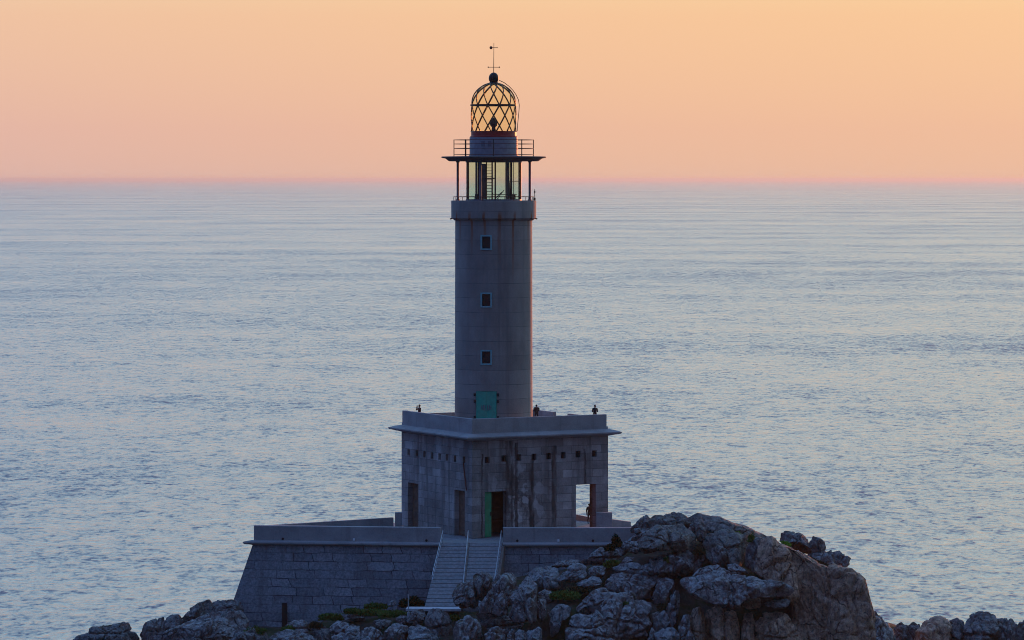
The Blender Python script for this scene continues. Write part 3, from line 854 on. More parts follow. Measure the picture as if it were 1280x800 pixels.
# scuppers and small lamps along the parapet
def on_par(px): 
    a, b_ = (T, A) if px < 560 else (B, C)
    for q in range(200):
        t = q / 199; x = a[0] + (b_[0] - a[0]) * t; y = a[1] + (b_[1] - a[1]) * t
        if x / y * FPX + 640 >= px: return x, y
    return b_
for px in (353, 532, 646, 741):
    x, y = on_par(px); b = bmesh.new(); add_tube(b, tl(x, y - 0.10, 16.12), tl(x, y + 0.1, 16.14), 0.11, 10)
    obj('scupper', b, M['dark'], p1 if px < 560 else p2)
for px in (442, 697):
    x, y = on_par(px); b = bmesh.new(); add_box(b, tl(x, y - 0.12, 16.13), (0.20, 0.12, 0.20), bevel=0.03)
    obj('bulkhead_plate', b, M['white'], p1 if px < 560 else p2)

# ------------------------------------------------------------------ stairs
stx = empty('stairway', (-4.5, 322, 11.0), 'broad double flight of pale boards with steel handrails climbing to the terrace', 'stairs')
def sl_(x, y, z): return Vector((x + 4.5, y - 322, z - 11.0))
NSTEP = 17
top_y, bot_y, top_z, bot_z = 326.0, 318.0, 15.90, 11.24
def flight(xl0, xl1, xr0, xr1):
    b = bmesh.new()
    for i in range(NSTEP):
        t0, t1 = i / NSTEP, (i + 1) / NSTEP
        y0, y1 = top_y + (bot_y - top_y) * t0, top_y + (bot_y - top_y) * t1
        f = lambda a, c, t: a + (c - a) * t
        zt0, zt1 = top_z + (bot_z - top_z) * t0, top_z + (bot_z - top_z) * (t1 - 0.010)
        for (top0, top1, th_, sh) in ((zt0, zt1, 0.06, 0.045), (zt0 - 0.15, zt1 - 0.15, 0.9, 0.0)):
            ya, yb = y0 - sh, y1 + sh
            q = [(f(xl0, xl1, t0), ya), (f(xl0, xl1, t1), yb), (f(xr0, xr1, t1), yb), (f(xr0, xr1, t0), ya)]
            zz = (top0, top1, top1, top0)
            add_hull8(b, [sl_(x, y, z_ - th_) for (x, y), z_ in zip(q, zz)], [sl_(x, y, z_) for (x, y), z_ in zip(q, zz)])
    return b
F1 = (-6.26, -7.50, -4.02, -4.47); F2 = (-3.72, -4.18, -0.86, -1.66)
obj('flight', flight(*F1), M['stair'], stx); obj('flight', flight(*F2), M['stair'], stx)
def stringer(xa0, xa1, xb0, xb1, up, name='stringer'):
    b = bmesh.new()
    lo = [sl_(xa0, 326, 13.9), sl_(xa1, 318, 9.6), sl_(xb1, 318, 9.6), sl_(xb0, 326, 13.9)]
    hi = [sl_(xa0, 326, 15.9 + up), sl_(xa1, 318, 11.24 + up), sl_(xb1, 318, 11.24 + up), sl_(xb0, 326, 15.9 + up)]
    add_hull8(b, lo, hi); obj(name, b, M['kerb'], stx)
stringer(-4.00, -4.45, -3.74, -4.20, 0.04); stringer(-0.84, -1.64, -0.62, -1.42, 0.05)
b = bmesh.new(); q = [(-6.30, 328.58), (-6.30, 326.06), (-0.82, 326.06), (-0.82, 328.58)]
add_prism(b, [(x + 4.5, y - 322) for x, y in q], 2.0, 15.9 - 11.0 + 0.004); obj('top_landing', b, M['stair'], stx)
b = bmesh.new(); q = [(-9.1, 316.5), (-4.35, 316.3), (-4.40, 317.98), (-9.0, 317.98)]
add_prism(b, [(x + 4.5, y - 322) for x, y in q], 0.02, 0.22); obj('bottom_landing', b, M['landing'], stx)
def handrail(x0, x1, tmax, n):
    b = bmesh.new()
    f = lambda t, h: sl_(x0 + (x1 - x0) * t, 326.2 + (bot_y - 326.2) * t, top_z + (bot_z - top_z) * t + h)
    for h in (0.98, 0.52): add_path(b, [f(-0.02, h)] + [f(tmax * i / 12, h) for i in range(1, 13)], 0.034 if h > 0.9 else 0.024, 6)
    r_ = obj('handrail', b, M['steel'], stx)
    for i in range(n):
        t = tmax * i / (n - 1); b = bmesh.new(); add_tube(b, f(t, -0.25), f(t, 0.98), 0.03, 6); obj('baluster', b, M['steel'], r_)
handrail(-6.12, -7.30, 0.70, 7); handrail(-3.87, -4.32, 0.82, 8); handrail(-0.95, -1.70, 0.78, 8)

# thin marker pole by the foot of the stairs
b = bmesh.new(); base = P(510.5, 766, 316.0)
add_tube(b, (0, 0, -0.5), (0, 0, 1.5), 0.045, 8); add_tube(b, (0, 0, 1.5), (0, 0, 1.56), 0.06, 8); add_tube(b, (0, 0, -0.5), (0, 0, 0.03), 0.12, 8)
pole = obj('marker_pole', b, M['pole']); pole.location = base
tag(pole, 'thin grey marker pole left of the foot of the stairs', 'pole')

# ------------------------------------------------------------------ granite
def rock_material(name, grey=(0.255, 0.222, 0.205), warm=(0.215, 0.138, 0.118), warm_amt=0.55, streak=0.5, lichen=0.85):
    k = NT(name)
    co = k.coord((1, 1, 1))
    oi = k.n('ShaderNodeObjectInfo')
    big = k.noise(k.coord((0.55, 0.55, 0.55)), 1.0, 5, 0.62, 0.4)
    base = k.mix(k.ramp(big, [(0.62 - warm_amt * 0.5, 0.0), (0.78 - warm_amt * 0.35, 1.0)]), grey, warm)
    tone = k.ramp(oi.outputs['Random'], [(0, 0.78), (1, 1.12)])
    base = k.mix(1.0, base, tone, 'MULTIPLY')
    # weathering runs down the faces
    st_ = k.noise(k.coord((2.2, 2.2, 0.30)), 1.0, 5, 0.62, 0.3)
    base = k.mix(k.ramp(st_, [(0.48, 0.0), (0.68, streak)]), base, (0.07, 0.055, 0.050))
    base = k.mix(k.ramp(st_, [(0.30, streak * 0.8), (0.42, 0.0)]), base, (0.36, 0.33, 0.29))
    # lichen crusts: pale grey-green and black patches
    geo = k.n('ShaderNodeNewGeometry'); sn_ = k.n('ShaderNodeSeparateXYZ'); k.l(geo.outputs['Normal'], sn_.inputs[0])
    top = k.ramp(sn_.outputs[2], [(0.12, 0.05), (0.60, 1.0)])
    l1 = k.noise(k.coord((1.7, 1.7, 1.7), loc=(4, 9, 2)), 1.0, 6, 0.7)
    base = k.mix(k.math('MULTIPLY', k.math('MULTIPLY', k.ramp(l1, [(0.44, 0.0), (0.54, 1.0)]), lichen), top), base, (0.46, 0.465, 0.45))
    l2 = k.noise(k.coord((2.3, 2.3, 2.3), loc=(1, 3, 7)), 1.0, 6, 0.72)
    base = k.mix(k.math('MULTIPLY', k.ramp(l2, [(0.56, 0.0), (0.63, 1.0)]), 0.75), base, (0.055, 0.050, 0.048))
    l3 = k.noise(k.coord((0.9, 0.9, 0.9), loc=(8, 1, 5)), 1.0, 4, 0.6)
    base = k.mix(k.math('MULTIPLY', k.ramp(l3, [(0.60, 0.0), (0.68, 1.0)]), 0.45), base, (0.22, 0.17, 0.075))
    grain = k.noise(co, 14.0, 3, 0.7)
    base = k.mix(0.7, base, k.ramp(grain, [(0.32, 0.35), (0.66, 1.2)]), 'MULTIPLY')
    mot = k.noise(k.coord((1, 1, 1), loc=(2, 2, 2)), 2.6, 6, 0.70)
    base = k.mix(0.7, base, k.ramp(mot, [(0.37, 0.36), (0.62, 1.22)]), 'MULTIPLY')
    # cracks
    warp = k.n('ShaderNodeVectorMath', operation='ADD'); k.l(co, warp.inputs[0])
    nz = k.n('ShaderNodeTexNoise'); nz.inputs['Scale'].default_value = 0.8; nz.inputs['Detail'].default_value = 3
    k.l(co, nz.inputs['Vector']); k.l(nz.outputs['Color'], warp.inputs[1])
    cv = k.vor(warp.outputs[0], 0.38, 'DISTANCE_TO_EDGE')
    crack = k.math('MULTIPLY', k.ramp(cv, [(0.0, 1.0), (0.008, 0.85), (0.022, 0.0)]), k.ramp(k.noise(k.coord((0.5, 0.5, 0.5), loc=(6, 6, 1)), 1.0, 3), [(0.45, 0.0), (0.55, 1.0)]))
    base = k.mix(k.math('MULTIPLY', crack, 0.8), base, (0.03, 0.025, 0.022))
    rough_h = k.noise(co, 2.2, 8, 0.68)
    h = k.math('ADD', k.math('MULTIPLY', rough_h, 1.0), k.math('MULTIPLY', crack, -0.5))
    h = k.math('MULTIPLY_ADD', st_, 0.9, h)
    nb = k.bump(h, 1.0, 0.30)
    return k.out(base, 0.92, nb, None, 0.25)

M['rock'] = rock_material('grey_granite')
M['rock_dark'] = rock_material('brown_granite', (0.20, 0.172, 0.158), (0.155, 0.105, 0.090), 0.45, 0.4, 0.5)
M['rock_red'] = rock_material('red_brown_granite', (0.70, 0.45, 0.30), (0.64, 0.36, 0.23), 0.45, 0.6, 0.12)
M['rock_summit'] = rock_material('olive_grey_granite', (0.27, 0.235, 0.195), (0.22, 0.155, 0.125), 0.4, 0.55, 0.30)
M['rock_pale'] = rock_material('pale_granite', (0.30, 0.285, 0.28), (0.22, 0.165, 0.15), 0.2, 0.3, 0.9)

def f3(p, s, seed):
    return noise.noise(Vector((p.x * s + seed * 17.3, p.y * s - seed * 9.1, p.z * s + seed * 5.7)))

def rock_mesh(outl, d, thick, seed, rough=1.0, lean=0.35, box=0.72, joints=1.0, nth=88, nph=36):
    """a solid boulder with the given outline (world x,z polygon at distance d) and real depth;
    returns vertices relative to its foot and the foot itself"""
    n = len(outl)
    # centroid of the polygon
    A_ = cx = cz = 0
    for i in range(n):
        x0, z0 = outl[i]; x1, z1 = outl[(i + 1) % n]
        c = x0 * z1 - x1 * z0; A_ += c; cx += (x0 + x1) * c; cz += (z0 + z1) * c
    cx /= 3 * A_; cz /= 3 * A_
    # outline radius for each bearing
    rad = []
    for q in range(nth):
        a = 2 * math.pi * q / nth; dx, dz = math.cos(a), math.sin(a); best = 0.0
        for i in range(n):
            x0, z0 = outl[i][0] - cx, outl[i][1] - cz; x1, z1 = outl[(i + 1) % n][0] - cx, outl[(i + 1) % n][1] - cz
            ex, ez = x1 - x0, z1 - z0; det = dx * ez - dz * ex
            if abs(det) < 1e-9: continue
            t = (x0 * ez - z0 * ex) / det; u = (x0 * dz - z0 * dx) / det
            if t > 0 and -1e-6 <= u <= 1 + 1e-6: best = max(best, t)
        rad.append(best)
    for _ in range(1): rad = [(rad[q - 1] + 2 * rad[q] + rad[(q + 1) % nth]) / 4 for q in range(nth)]
    zmin = min(z for _, z in outl); zmax = max(z for _, z in outl); xs = [x for x, _ in outl]
    size = math.sqrt((max(xs) - min(xs)) * (zmax - zmin))
    T_ = thick if thick else 0.52 * min(max(xs) - min(xs), 1.6 * (zmax - zmin))
    T_ = max(T_, 0.35)
    hz = (zmax - zmin) / 2
    foot = Vector((cx, d, zmin))
    vs_ = []
    for i in range(nph + 1):
        ph = math.pi * i / nph
        s = math.sin(ph) ** box; c = math.cos(ph); c = math.copysign(abs(c) ** box, c)
        row = []
        for q in range(1 if i in (0, nph) else nth):
            a = 2 * math.pi * q / nth
            r = rad[q] * s
            row.append(Vector((cx + math.cos(a) * r, -c * T_, cz + math.sin(a) * r)))
        vs_.append(row)
    amp = size * 0.055 * rough
    k1, k2, k3 = 1.6 / max(size, 0.5), 4.2 / max(size, 0.5), 1.1
    kv = max(1.7 / max(size, 0.5), 0.48)          # joint blocks
    out = []
    rq = random.Random(seed * 13 + 5)
    planes = []                                   # split faces: flat cuts on the front and top
    for c_i in range(9 if joints > 0.5 else 7):
        if joints > 0.5: pn = Vector((rq.gauss(0, 0.75), -abs(rq.gauss(0.5, 0.45)), rq.gauss(0.30, 0.55)))
        else: pn = Vector((rq.gauss(0, 0.9), -abs(rq.gauss(0.8, 0.3)), rq.gauss(0.05, 0.12)))
        pn.normalize(); planes.append((pn, rq.uniform(0.56, 0.84)))
    hx_ = max(max(abs(x - cx) for x in xs), 0.1); hz_ = max(zmax - cz, cz - zmin, 0.1)
    cracks = []                                   # straight fractures: mostly upright, some level
    for c_i in range(int(min(5, 1 + size * 0.6)) if joints > 0.5 else 1):
        lvl = rq.random() < 0.3
        nv = Vector((rq.gauss(0, 0.22), rq.gauss(0, 0.25), 1)) if lvl else Vector((1, rq.gauss(0, 0.35), rq.gauss(0, 0.22)))
        nv.normalize()
        pt = Vector((cx + rq.uniform(-0.38, 0.38) * (max(xs) - min(xs)), 0, cz + rq.uniform(-0.3, 0.3) * (zmax - zmin)))
        cracks.append((nv, nv.dot(pt), rq.uniform(0.05, 0.10) + 0.012 * size, rq.uniform(0.5, 1.0), rq.uniform(-1, 1)))
    sdv = Vector((seed * 7.3, seed * 3.1, seed * 5.9))
    for i, row in enumerate(vs_):
        for p in row:
            rel = Vector((p.x - cx, p.y, p.z - cz))
            nn = Vector((rel.x / max(size, .1), rel.y / max(T_, .1) * 0.6, rel.z / max(size, .1)))
            if nn.length > 1e-6: nn.normalize()
            un = Vector((rel.x / hx_, rel.y / T_, rel.z / hz_)); wob_ = 0.05 * f3(p, 1.3, seed + 41)
            if un.y < 0.15:
                for pn, ph_ in planes:
                    s_ = pn.dot(un) - ph_ - wob_
                    if s_ > 0: un -= pn * s_ * 0.92
                p = Vector((cx + un.x * hx_, un.y * T_, cz + un.z * hz_)); rel = Vector((p.x - cx, p.y, p.z - cz))
            edge = abs(rel.y) / T_                    # keep the outline: displace faces, hold the silhouette
            # broken, jointed faces: tilted planes separated by creases
            pw = p + 0.35 * Vector((f3(p, 0.9, seed + 11), f3(p, 0.9, seed + 12), f3(p, 0.9, seed + 13)))
            vp = Vector((pw.x * kv * 1.15, pw.y * kv, pw.z * kv * 0.8)) + sdv
            ds_, cs_ = noise.voronoi(vp)
            c0 = cs_[0]
            h1 = noise.cell_vector(c0 * 31.7) 
            tilt = (vp - c0).dot(Vector((h1[0] - 0.5, h1[1] - 0.5, h1[2] - 0.5)))
            groove = max(0.0, 1.0 - (ds_[1] - ds_[0]) / 0.15)
            gm = min(1.0, max(0.0, 0.35 + 2.2 * f3(p, 0.7, seed + 21)))
            fv = joints * (amp * (1.2 * (h1[0] - 0.5) + 1.5 * tilt) - gm * groove * groove * min(0.24, 0.07 * size))
            rd2 = 1.0 - abs(noise.noise(Vector((p.x * k3 - seed * 1.7, p.y * k3 + seed, p.z * k3 * 0.5))))
            dsp = amp * (0.8 * f3(p, k1, seed) + 0.4 * f3(p, k2 * 1.3, seed + 3)) - 0.20 * rough * max(0.0, rd2 - 0.84) / 0.16
            dsp += 0.05 * rough * f3(p, 1.9, seed + 5) + 0.04 * rough * f3(p, 4.3, seed + 8) + 0.03 * rough * f3(p, 9.0, seed + 9)
            wv = 0.16 * f3(p, 0.8, seed + 31) + 0.05 * f3(p, 3.0, seed + 32)
            for nv, dd, wd_, dpt, stp in cracks:
                e_ = nv.dot(p) - dd + wv
                dsp -= math.exp(-(e_ / wd_) ** 2) * dpt * min(0.42, 0.05 + 0.10 * size)
                dsp += amp * 1.1 * stp * (1 if e_ > 0 else -1) * 0.5
            w = 0.5 + 0.5 * min(1.0, edge * 1.6)
            q = p + nn * (dsp + fv) * w
            q.y += lean * (p.z - cz)
            out.append(Vector((q.x - foot.x, q.y, q.z - foot.z)))
    faces = []
    idx = []; o_ = 0
    for row in vs_: idx.append(o_); o_ += len(row)
    for i in range(nph):
        for q in range(nth):
            q2 = (q + 1) % nth
            if i == 0: faces.append((0, idx[1] + q, idx[1] + q2))
            elif i == nph - 1: faces.append((idx[i] + q, idx[nph], idx[i] + q2))
            else: faces.append((idx[i] + q, idx[i + 1] + q, idx[i + 1] + q2, idx[i] + q2))
    return out, faces, foot

ROCK_N = [0]
def rock(view, pts, d, label, mat='rock', thick=None, lean=0.34, rough=1.0, box=0.72, joints=1.0, name='boulder', cat='boulder', group='granite boulders on the headland'):
    ox, oy, s = view
    px = [(ox + x / s, oy + y / s) for x, y in pts]
    outl = [(P(x, y, d).x, P(x, y, d).z) for x, y in px]
    ROCK_N[0] += 1
    big = (max(x for x, _ in px) - min(x for x, _ in px)) > 60
    vv, ff, foot = rock_mesh(outl, d, thick, ROCK_N[0], rough, lean, box, joints, 190 if big else 110, 80 if big else 44)
    me = bpy.data.meshes.new(name); me.from_pydata([tuple(v) for v in vv], [], ff); me.update()
    for p in me.polygons: p.use_smooth = True
    bm = bmesh.new(); bm.from_mesh(me); bmesh.ops.recalc_face_normals(bm, faces=bm.faces); bm.to_mesh(me); bm.free()
    o = link_mesh(name, me, M[mat]); o.location = foot
    return tag(o, label, cat, group)

V4 = (780, 630, 7.11); V8 = (760, 620, 4.0); V6 = (960, 650, 5.333); VR = (1000, 640, 4.571); VL = (80, 720, 3.765)
V7 = (280, 735, 8.0); VB = (420, 735, 8.0); V1 = (560, 690, 7.275); V2 = (680, 640, 8.0); V3 = (680, 700, 7.11); V5 = (840, 690, 7.11); PX = (0, 0, 1.0)

# the summit beside the terrace
rock(V4, [(40, 235), (120, 150), (165, 105), (200, 95), (225, 130), (262, 150), (255, 215), (160, 270), (60, 270)], 324, 'dark pointed boulder at the left end of the rocky summit, beside the terrace', 'rock_dark')
rock(V4, [(215, 150), (270, 105), (340, 98), (380, 90), (440, 78), (500, 85), (560, 120), (610, 160), (570, 250), (420, 270), (300, 260), (225, 230)], 322, 'rounded boulder crowning the summit right of the terrace', 'rock_summit')
rock(V4, [(550, 150), (620, 120), (680, 92), (710, 110), (860, 130), (960, 175), (1100, 210), (1200, 260), (1290, 300), (1330, 380), (1150, 420), (1000, 400), (860, 380), (720, 380), (640, 300), (570, 210)], 321, 'broad domed outcrop forming the top of the skyline right of the summit', 'rock_summit', 3.5)
rock(V4, [(120, 350), (200, 260), (290, 195), (420, 190), (540, 170), (600, 230), (655, 310), (640, 370), (520, 410), (380, 415), (280, 430), (180, 445), (120, 410)], 317, 'big rounded boulder overhanging a dark gap just below the summit', 'rock_summit', 2.4)
rock(V4, [(575, 190), (690, 115), (730, 290), (710, 335), (655, 330), (615, 260)], 318.6, 'upright cleft block between the summit boulders', 'rock_dark')
rock(V4, [(710, 320), (820, 260), (920, 240), (1060, 300), (1120, 330), (1090, 440), (1060, 560), (1000, 560), (930, 580), (770, 540), (705, 450)], 317, 'lumpy outcrop under the grassy ledge right of the summit', 'rock_summit', 2.2)
rock(V4, [(770, 420), (840, 360), (900, 395), (935, 450), (935, 555), (890, 560), (790, 530)], 314.6, 'knobbly block left of a pair of low knobs beneath the grassy ledge', 'rock_dark')
rock(V4, [(925, 450), (1000, 390), (1035, 430), (1045, 510), (1010, 560), (935, 550)], 314.4, 'smaller knob beside the rounded vertical fins', 'rock_summit')
rock(V8, [(680, 340), (690, 270), (720, 215), (780, 203), (860, 230), (860, 330), (800, 390), (735, 385), (700, 370)], 315.6, 'rounded vertical fin of rock behind the smooth upright one', 'rock_dark', 1.5, joints=0.2)
rock(V8, [(728, 372), (742, 290), (770, 248), (830, 240), (870, 285), (876, 345), (852, 425), (805, 432), (760, 405)], 314.2, 'smooth upright rounded fin of rock with vertical streaks', 'rock_red', 1.4, joints=0.15)
rock(PX, [(958, 692), (975, 679), (1000, 689), (1030, 706), (1050, 714), (1066, 719), (1077, 727), (1084, 750), (1093, 772), (1107, 790), (1125, 806), (1135, 850), (960, 850), (962, 800), (985, 772), (988, 745), (962, 735), (955, 712)], 314, 'huge steep red-brown cliff face at the right end of the headland', 'rock_red', 4.0, 0.25, 1.3, 0.55, 0.45, 'cliff', 'cliff')
rock(PX, [(950, 675), (968, 672), (985, 690), (1000, 715), (1000, 745), (985, 755), (960, 735), (948, 705)], 313.0, 'brown wedge of rock where the cliff face meets the upright fins', 'rock_red', 1.6)
rock(V6, [(62, 150), (90, 90), (120, 72), (180, 75), (230, 95), (278, 120), (295, 180), (275, 225), (190, 210), (120, 180)], 321, 'dark flat-topped boulder perched on the ridge above the cliff', 'rock_dark')
rock(V6, [(275, 150), (300, 105), (350, 118), (390, 150), (395, 190), (400, 240), (330, 260), (280, 230)], 320.5, 'middle dark knob of the perched group above the cliff', 'rock_dark')
rock(V6, [(270, 215), (340, 220), (430, 195), (450, 260), (430, 325), (380, 318), (310, 280), (260, 245)], 320, 'low grey slab between the perched knobs above the cliff', 'rock')
rock(V6, [(415, 215), (480, 202), (520, 233), (553, 255), (551, 298), (510, 325), (455, 330), (415, 300)], 320.4, 'round dark boulder jutting out over the sea above the cliff', 'rock_dark')
rock(V6, [(515, 400), (535, 360), (560, 353), (597, 380), (612, 415), (640, 520), (692, 610), (660, 680), (590, 640), (550, 520)], 315.5, 'steep grey shoulder on the seaward edge of the cliff', 'rock', 2.5)
rock(V6, [(682, 630), (695, 612), (722, 608), (750, 640), (748, 672), (700, 675)], 314, 'small reddish knob at the foot of the cliff edge', 'rock_dark')
rock(V6, [(630, 670), (700, 645), (770, 658), (825, 700), (860, 770), (870, 860), (620, 860)], 313, 'hummocky rock at the foot of the cliff', 'rock', 2.0)
# low skerries on the right
rock(VR, [(535, 670), (550, 645), (585, 630), (617, 650), (625, 760), (530, 770)], 318, 'small rounded rock first right of the cliff foot', 'rock_dark')
rock(VR, [(610, 660), (650, 634), (690, 640), (700, 760), (610, 770)], 318.6, 'second rounded rock right of the cliff foot', 'rock_dark')
rock(VR, [(660, 690), (700, 640), (750, 616), (800, 601), (850, 612), (875, 660), (870, 780), (650, 780)], 317.5, 'wide brown rock with a red stain in the low right-hand row', 'rock_red', 1.8)
rock(VR, [(835, 640), (900, 611), (935, 630), (948, 670), (945, 780), (835, 780)], 318.2, 'block leaning on the wide red-stained rock', 'rock_dark')
rock(VR, [(925, 670), (970, 600), (1030, 580), (1090, 581), (1122, 610), (1140, 700), (1120, 790), (920, 790)], 317.6, 'tallest domed rock of the low right-hand row', 'rock_dark', 1.8)
rock(VR, [(1105, 640), (1130, 612), (1170, 601), (1220, 614), (1252, 660), (1255, 780), (1110, 780)], 318.3, 'rounded rock right of the tallest dome in the low row', 'rock_dark')
rock(VR, [(1235, 690), (1262, 640), (1300, 618), (1360, 640), (1370, 790), (1230, 790)], 318, 'rock cut by the right edge of the picture', 'rock_dark')
# low rocks on the left
rock(VL, [(20, 330), (50, 290), (95, 278), (120, 245), (180, 225), (270, 211), (310, 215), (332, 255), (360, 295), (340, 350), (40, 350)], 322, 'long low dark rock farthest left', 'rock_dark', 1.8)
rock(VL, [(352, 280), (380, 225), (430, 200), (470, 197), (485, 240), (475, 320), (370, 340)], 322.3, 'rounded dark rock second from the left', 'rock_dark')
rock(VL, [(473, 205), (510, 178), (545, 180), (565, 215), (555, 260), (480, 260)], 322.8, 'small round rock third from the left', 'rock_dark')
rock(VL, [(555, 195), (590, 150), (630, 130), (680, 114), (698, 140), (695, 180), (600, 250), (558, 240)], 323, 'humped dark rock rising towards the foot of the bastion', 'rock_dark')
rock(VL, [(675, 145), (720, 114), (790, 111), (838, 120), (850, 170), (780, 180), (690, 180)], 323.6, 'flat dark rock touching the left foot of the bastion', 'rock_dark')
rock(VL, [(400, 330), (430, 280), (520, 240), (640, 200), (720, 172), (830, 168), (870, 230), (840, 300), (760, 360), (400, 360)], 319, 'sloping grey slab below the left corner of the bastion', 'rock', 2.0)
# in front of the bastion
rock(V7, [(50, 520), (110, 430), (190, 398), (300, 393), (390, 420), (440, 470), (450, 600), (50, 600)], 316, 'mossy rounded boulder at the left foot of the bastion', 'rock_dark')
rock(V7, [(430, 520), (500, 458), (620, 434), (760, 440), (860, 460), (930, 510), (940, 610), (430, 610)], 314, 'wide smooth boulder below the dark slot in the bastion', 'rock')
rock(V7, [(545, 420), (600, 375), (700, 330), (780, 318), (835, 350), (850, 440), (700, 460), (550, 450)], 319, 'grey boulder right of the dark slot in the bastion', 'rock')
rock(V7, [(840, 360), (880, 335), (960, 340), (970, 400), (900, 440), (840, 420)], 319.4, 'small brown rock against the foot of the bastion', 'rock_dark')
rock(V7, [(885, 440), (940, 400), (1020, 385), (1065, 420), (1060, 540), (900, 540)], 316, 'squat rock left of the layered pair', 'rock_dark')
rock(V7, [(1045, 400), (1130, 340), (1200, 350), (1265, 390), (1290, 460), (1230, 485), (1070, 490)], 317, 'upper rock of the layered pair below the bastion', 'rock')
rock(V7, [(1060, 490), (1150, 445), (1230, 455), (1300, 490), (1310, 610), (1050, 610)], 314, 'lower rock of the layered pair below the bastion', 'rock')
rock(VB, [(65, 290), (130, 240), (220, 220), (290, 235), (325, 280), (270, 325), (170, 330), (85, 320)], 319, 'pale lens-shaped boulder among green plants below the bastion', 'rock_pale')
rock(VB, [(515, 185), (545, 130), (600, 103), (612, 150), (570, 195)], 321, 'pale leaning stone against the bastion wall near the stairs', 'rock_pale')
rock(VB, [(580, 315), (620, 265), (670, 258), (712, 290), (710, 350), (610, 350)], 316, 'small domed stone left of the stair landing', 'rock')
rock(VB, [(700, 320), (740, 245), (800, 218), (880, 223), (895, 280), (880, 350), (780, 370), (710, 350)], 315.2, 'rounded stone in front of the pale landing', 'rock_dark')
rock(VB, [(880, 330), (930, 230), (990, 210), (1060, 228), (1125, 260), (1158, 330), (1170, 440), (1150, 570), (1000, 560), (900, 420)], 313.5, 'tall dark leaning boulder below the foot of the stairs', 'rock_dark')
rock(VB, [(-20, 400), (60, 342), (135, 362), (110, 440), (-10, 460)], 316, 'flat stone left of the pale lens-shaped boulder', 'rock')
rock(VB, [(70, 420), (150, 362), (235, 378), (260, 480), (250, 600), (60, 600)], 313, 'pale topped boulder at the bottom edge, left of a dark cleft', 'rock_pale')
rock(VB, [(240, 430), (300, 395), (380, 388), (445, 430), (520, 510), (530, 610), (240, 610)], 312.8, 'boulder at the bottom edge, right of a dark cleft', 'rock')
rock(VB, [(475, 440), (560, 360), (640, 343), (700, 370), (755, 420), (740, 560), (640, 570), (500, 540)], 312.5, 'grey boulder with a rounded crest, left of the furrowed slab', 'rock')
rock(VB, [(720, 420), (800, 370), (880, 388), (950, 420), (1020, 490), (1070, 610), (720, 610)], 311.5, 'furrowed pale slab at the bottom edge below the landing', 'rock_pale')
rock(VB, [(370, 330), (450, 310), (560, 330), (540, 380), (430, 420), (370, 390)], 315, 'brown low stone between the lens-shaped boulder and the furrowed slab', 'rock_dark')
# the broken boulders in front of the stairs
rock(V1, [(28, 400), (50, 340), (100, 290), (180, 262), (240, 250), (265, 330), (290, 430), (270, 500), (180, 520), (110, 525), (60, 475)], 314, 'bulbous overhanging boulder covering the foot of the right flight', 'rock_dark', 1.5)
rock(V1, [(220, 300), (240, 222), (300, 188), (370, 198), (405, 240), (405, 320), (370, 380), (310, 450), (250, 420)], 314.3, 'furrowed boulder top in front of the right flight of stairs', 'rock_dark', 1.2)
rock(V1, [(260, 535), (310, 450), (360, 380), (400, 300), (425, 330), (425, 480), (400, 560), (330, 560)], 312.6, 'pale wedge standing between the bulbous and the split boulders', 'rock', 0.9)
rock(V1, [(385, 300), (440, 213), (590, 203), (628, 250), (610, 340), (590, 470), (520, 520), (430, 420)], 313.2, 'block with a flat pale top at the foot of the stairs', 'rock', 1.2)
rock(V1, [(398, 560), (440, 430), (500, 345), (540, 330), (565, 450), (545, 590)], 311.8, 'pale triangular flake of split rock', 'rock', 0.7)
rock(V1, [(545, 600), (560, 420), (600, 320), (690, 250), (750, 238), (805, 310), (805, 420), (795, 610), (740, 650), (600, 650)], 311, 'large upright boulder with a yellow lichen crown', 'rock', 1.5)
rock(V1, [(785, 440), (830, 388), (870, 400), (895, 450), (895, 580), (850, 630), (790, 610)], 311.4, 'narrow slab leaning on the large upright boulder', 'rock', 0.8)
rock(V1, [(240, 560), (330, 545), (560, 590), (760, 640), (930, 590), (970, 690), (850, 730), (540, 750), (380, 730), (290, 660)], 313.6, 'dark undercut bedrock beneath the split boulders', 'rock_dark', 1.6)
rock(V1, [(40, 720), (70, 650), (125, 600), (190, 583), (260, 620), (315, 690), (330, 780), (250, 860), (60, 860)], 309, 'rounded boulder at the bottom edge below the bulbous overhang', 'rock')
rock(V1, [(310, 760), (390, 690), (450, 673), (515, 710), (520, 860), (310, 860)], 308.6, 'low boulder at the bottom edge with a bright crest', 'rock')
rock(V1, [(532, 760), (580, 703), (612, 710), (612, 860), (532, 860)], 308.8, 'first of three slabs at the bottom edge below the large upright boulder', 'rock')
rock(V1, [(605, 740), (650, 703), (718, 718), (722, 860), (605, 860)], 308.7, 'middle of three slabs at the bottom edge below the large upright boulder', 'rock')
rock(V1, [(715, 745), (760, 698), (830, 683), (860, 710), (862, 860), (715, 860)], 308.6, 'last and palest of three slabs at the bottom edge below the large upright boulder', 'rock_pale')
rock(V1, [(690, 205), (780, 148), (850, 138), (1000, 160), (1020, 330), (900, 350), (800, 290)], 319, 'pale slab below the right-hand terrace wall', 'rock_pale')
rock(V1, [(815, 375), (880, 343), (955, 370), (970, 440), (900, 475), (840, 420)], 315, 'small grey stone behind the large upright boulder', 'rock')
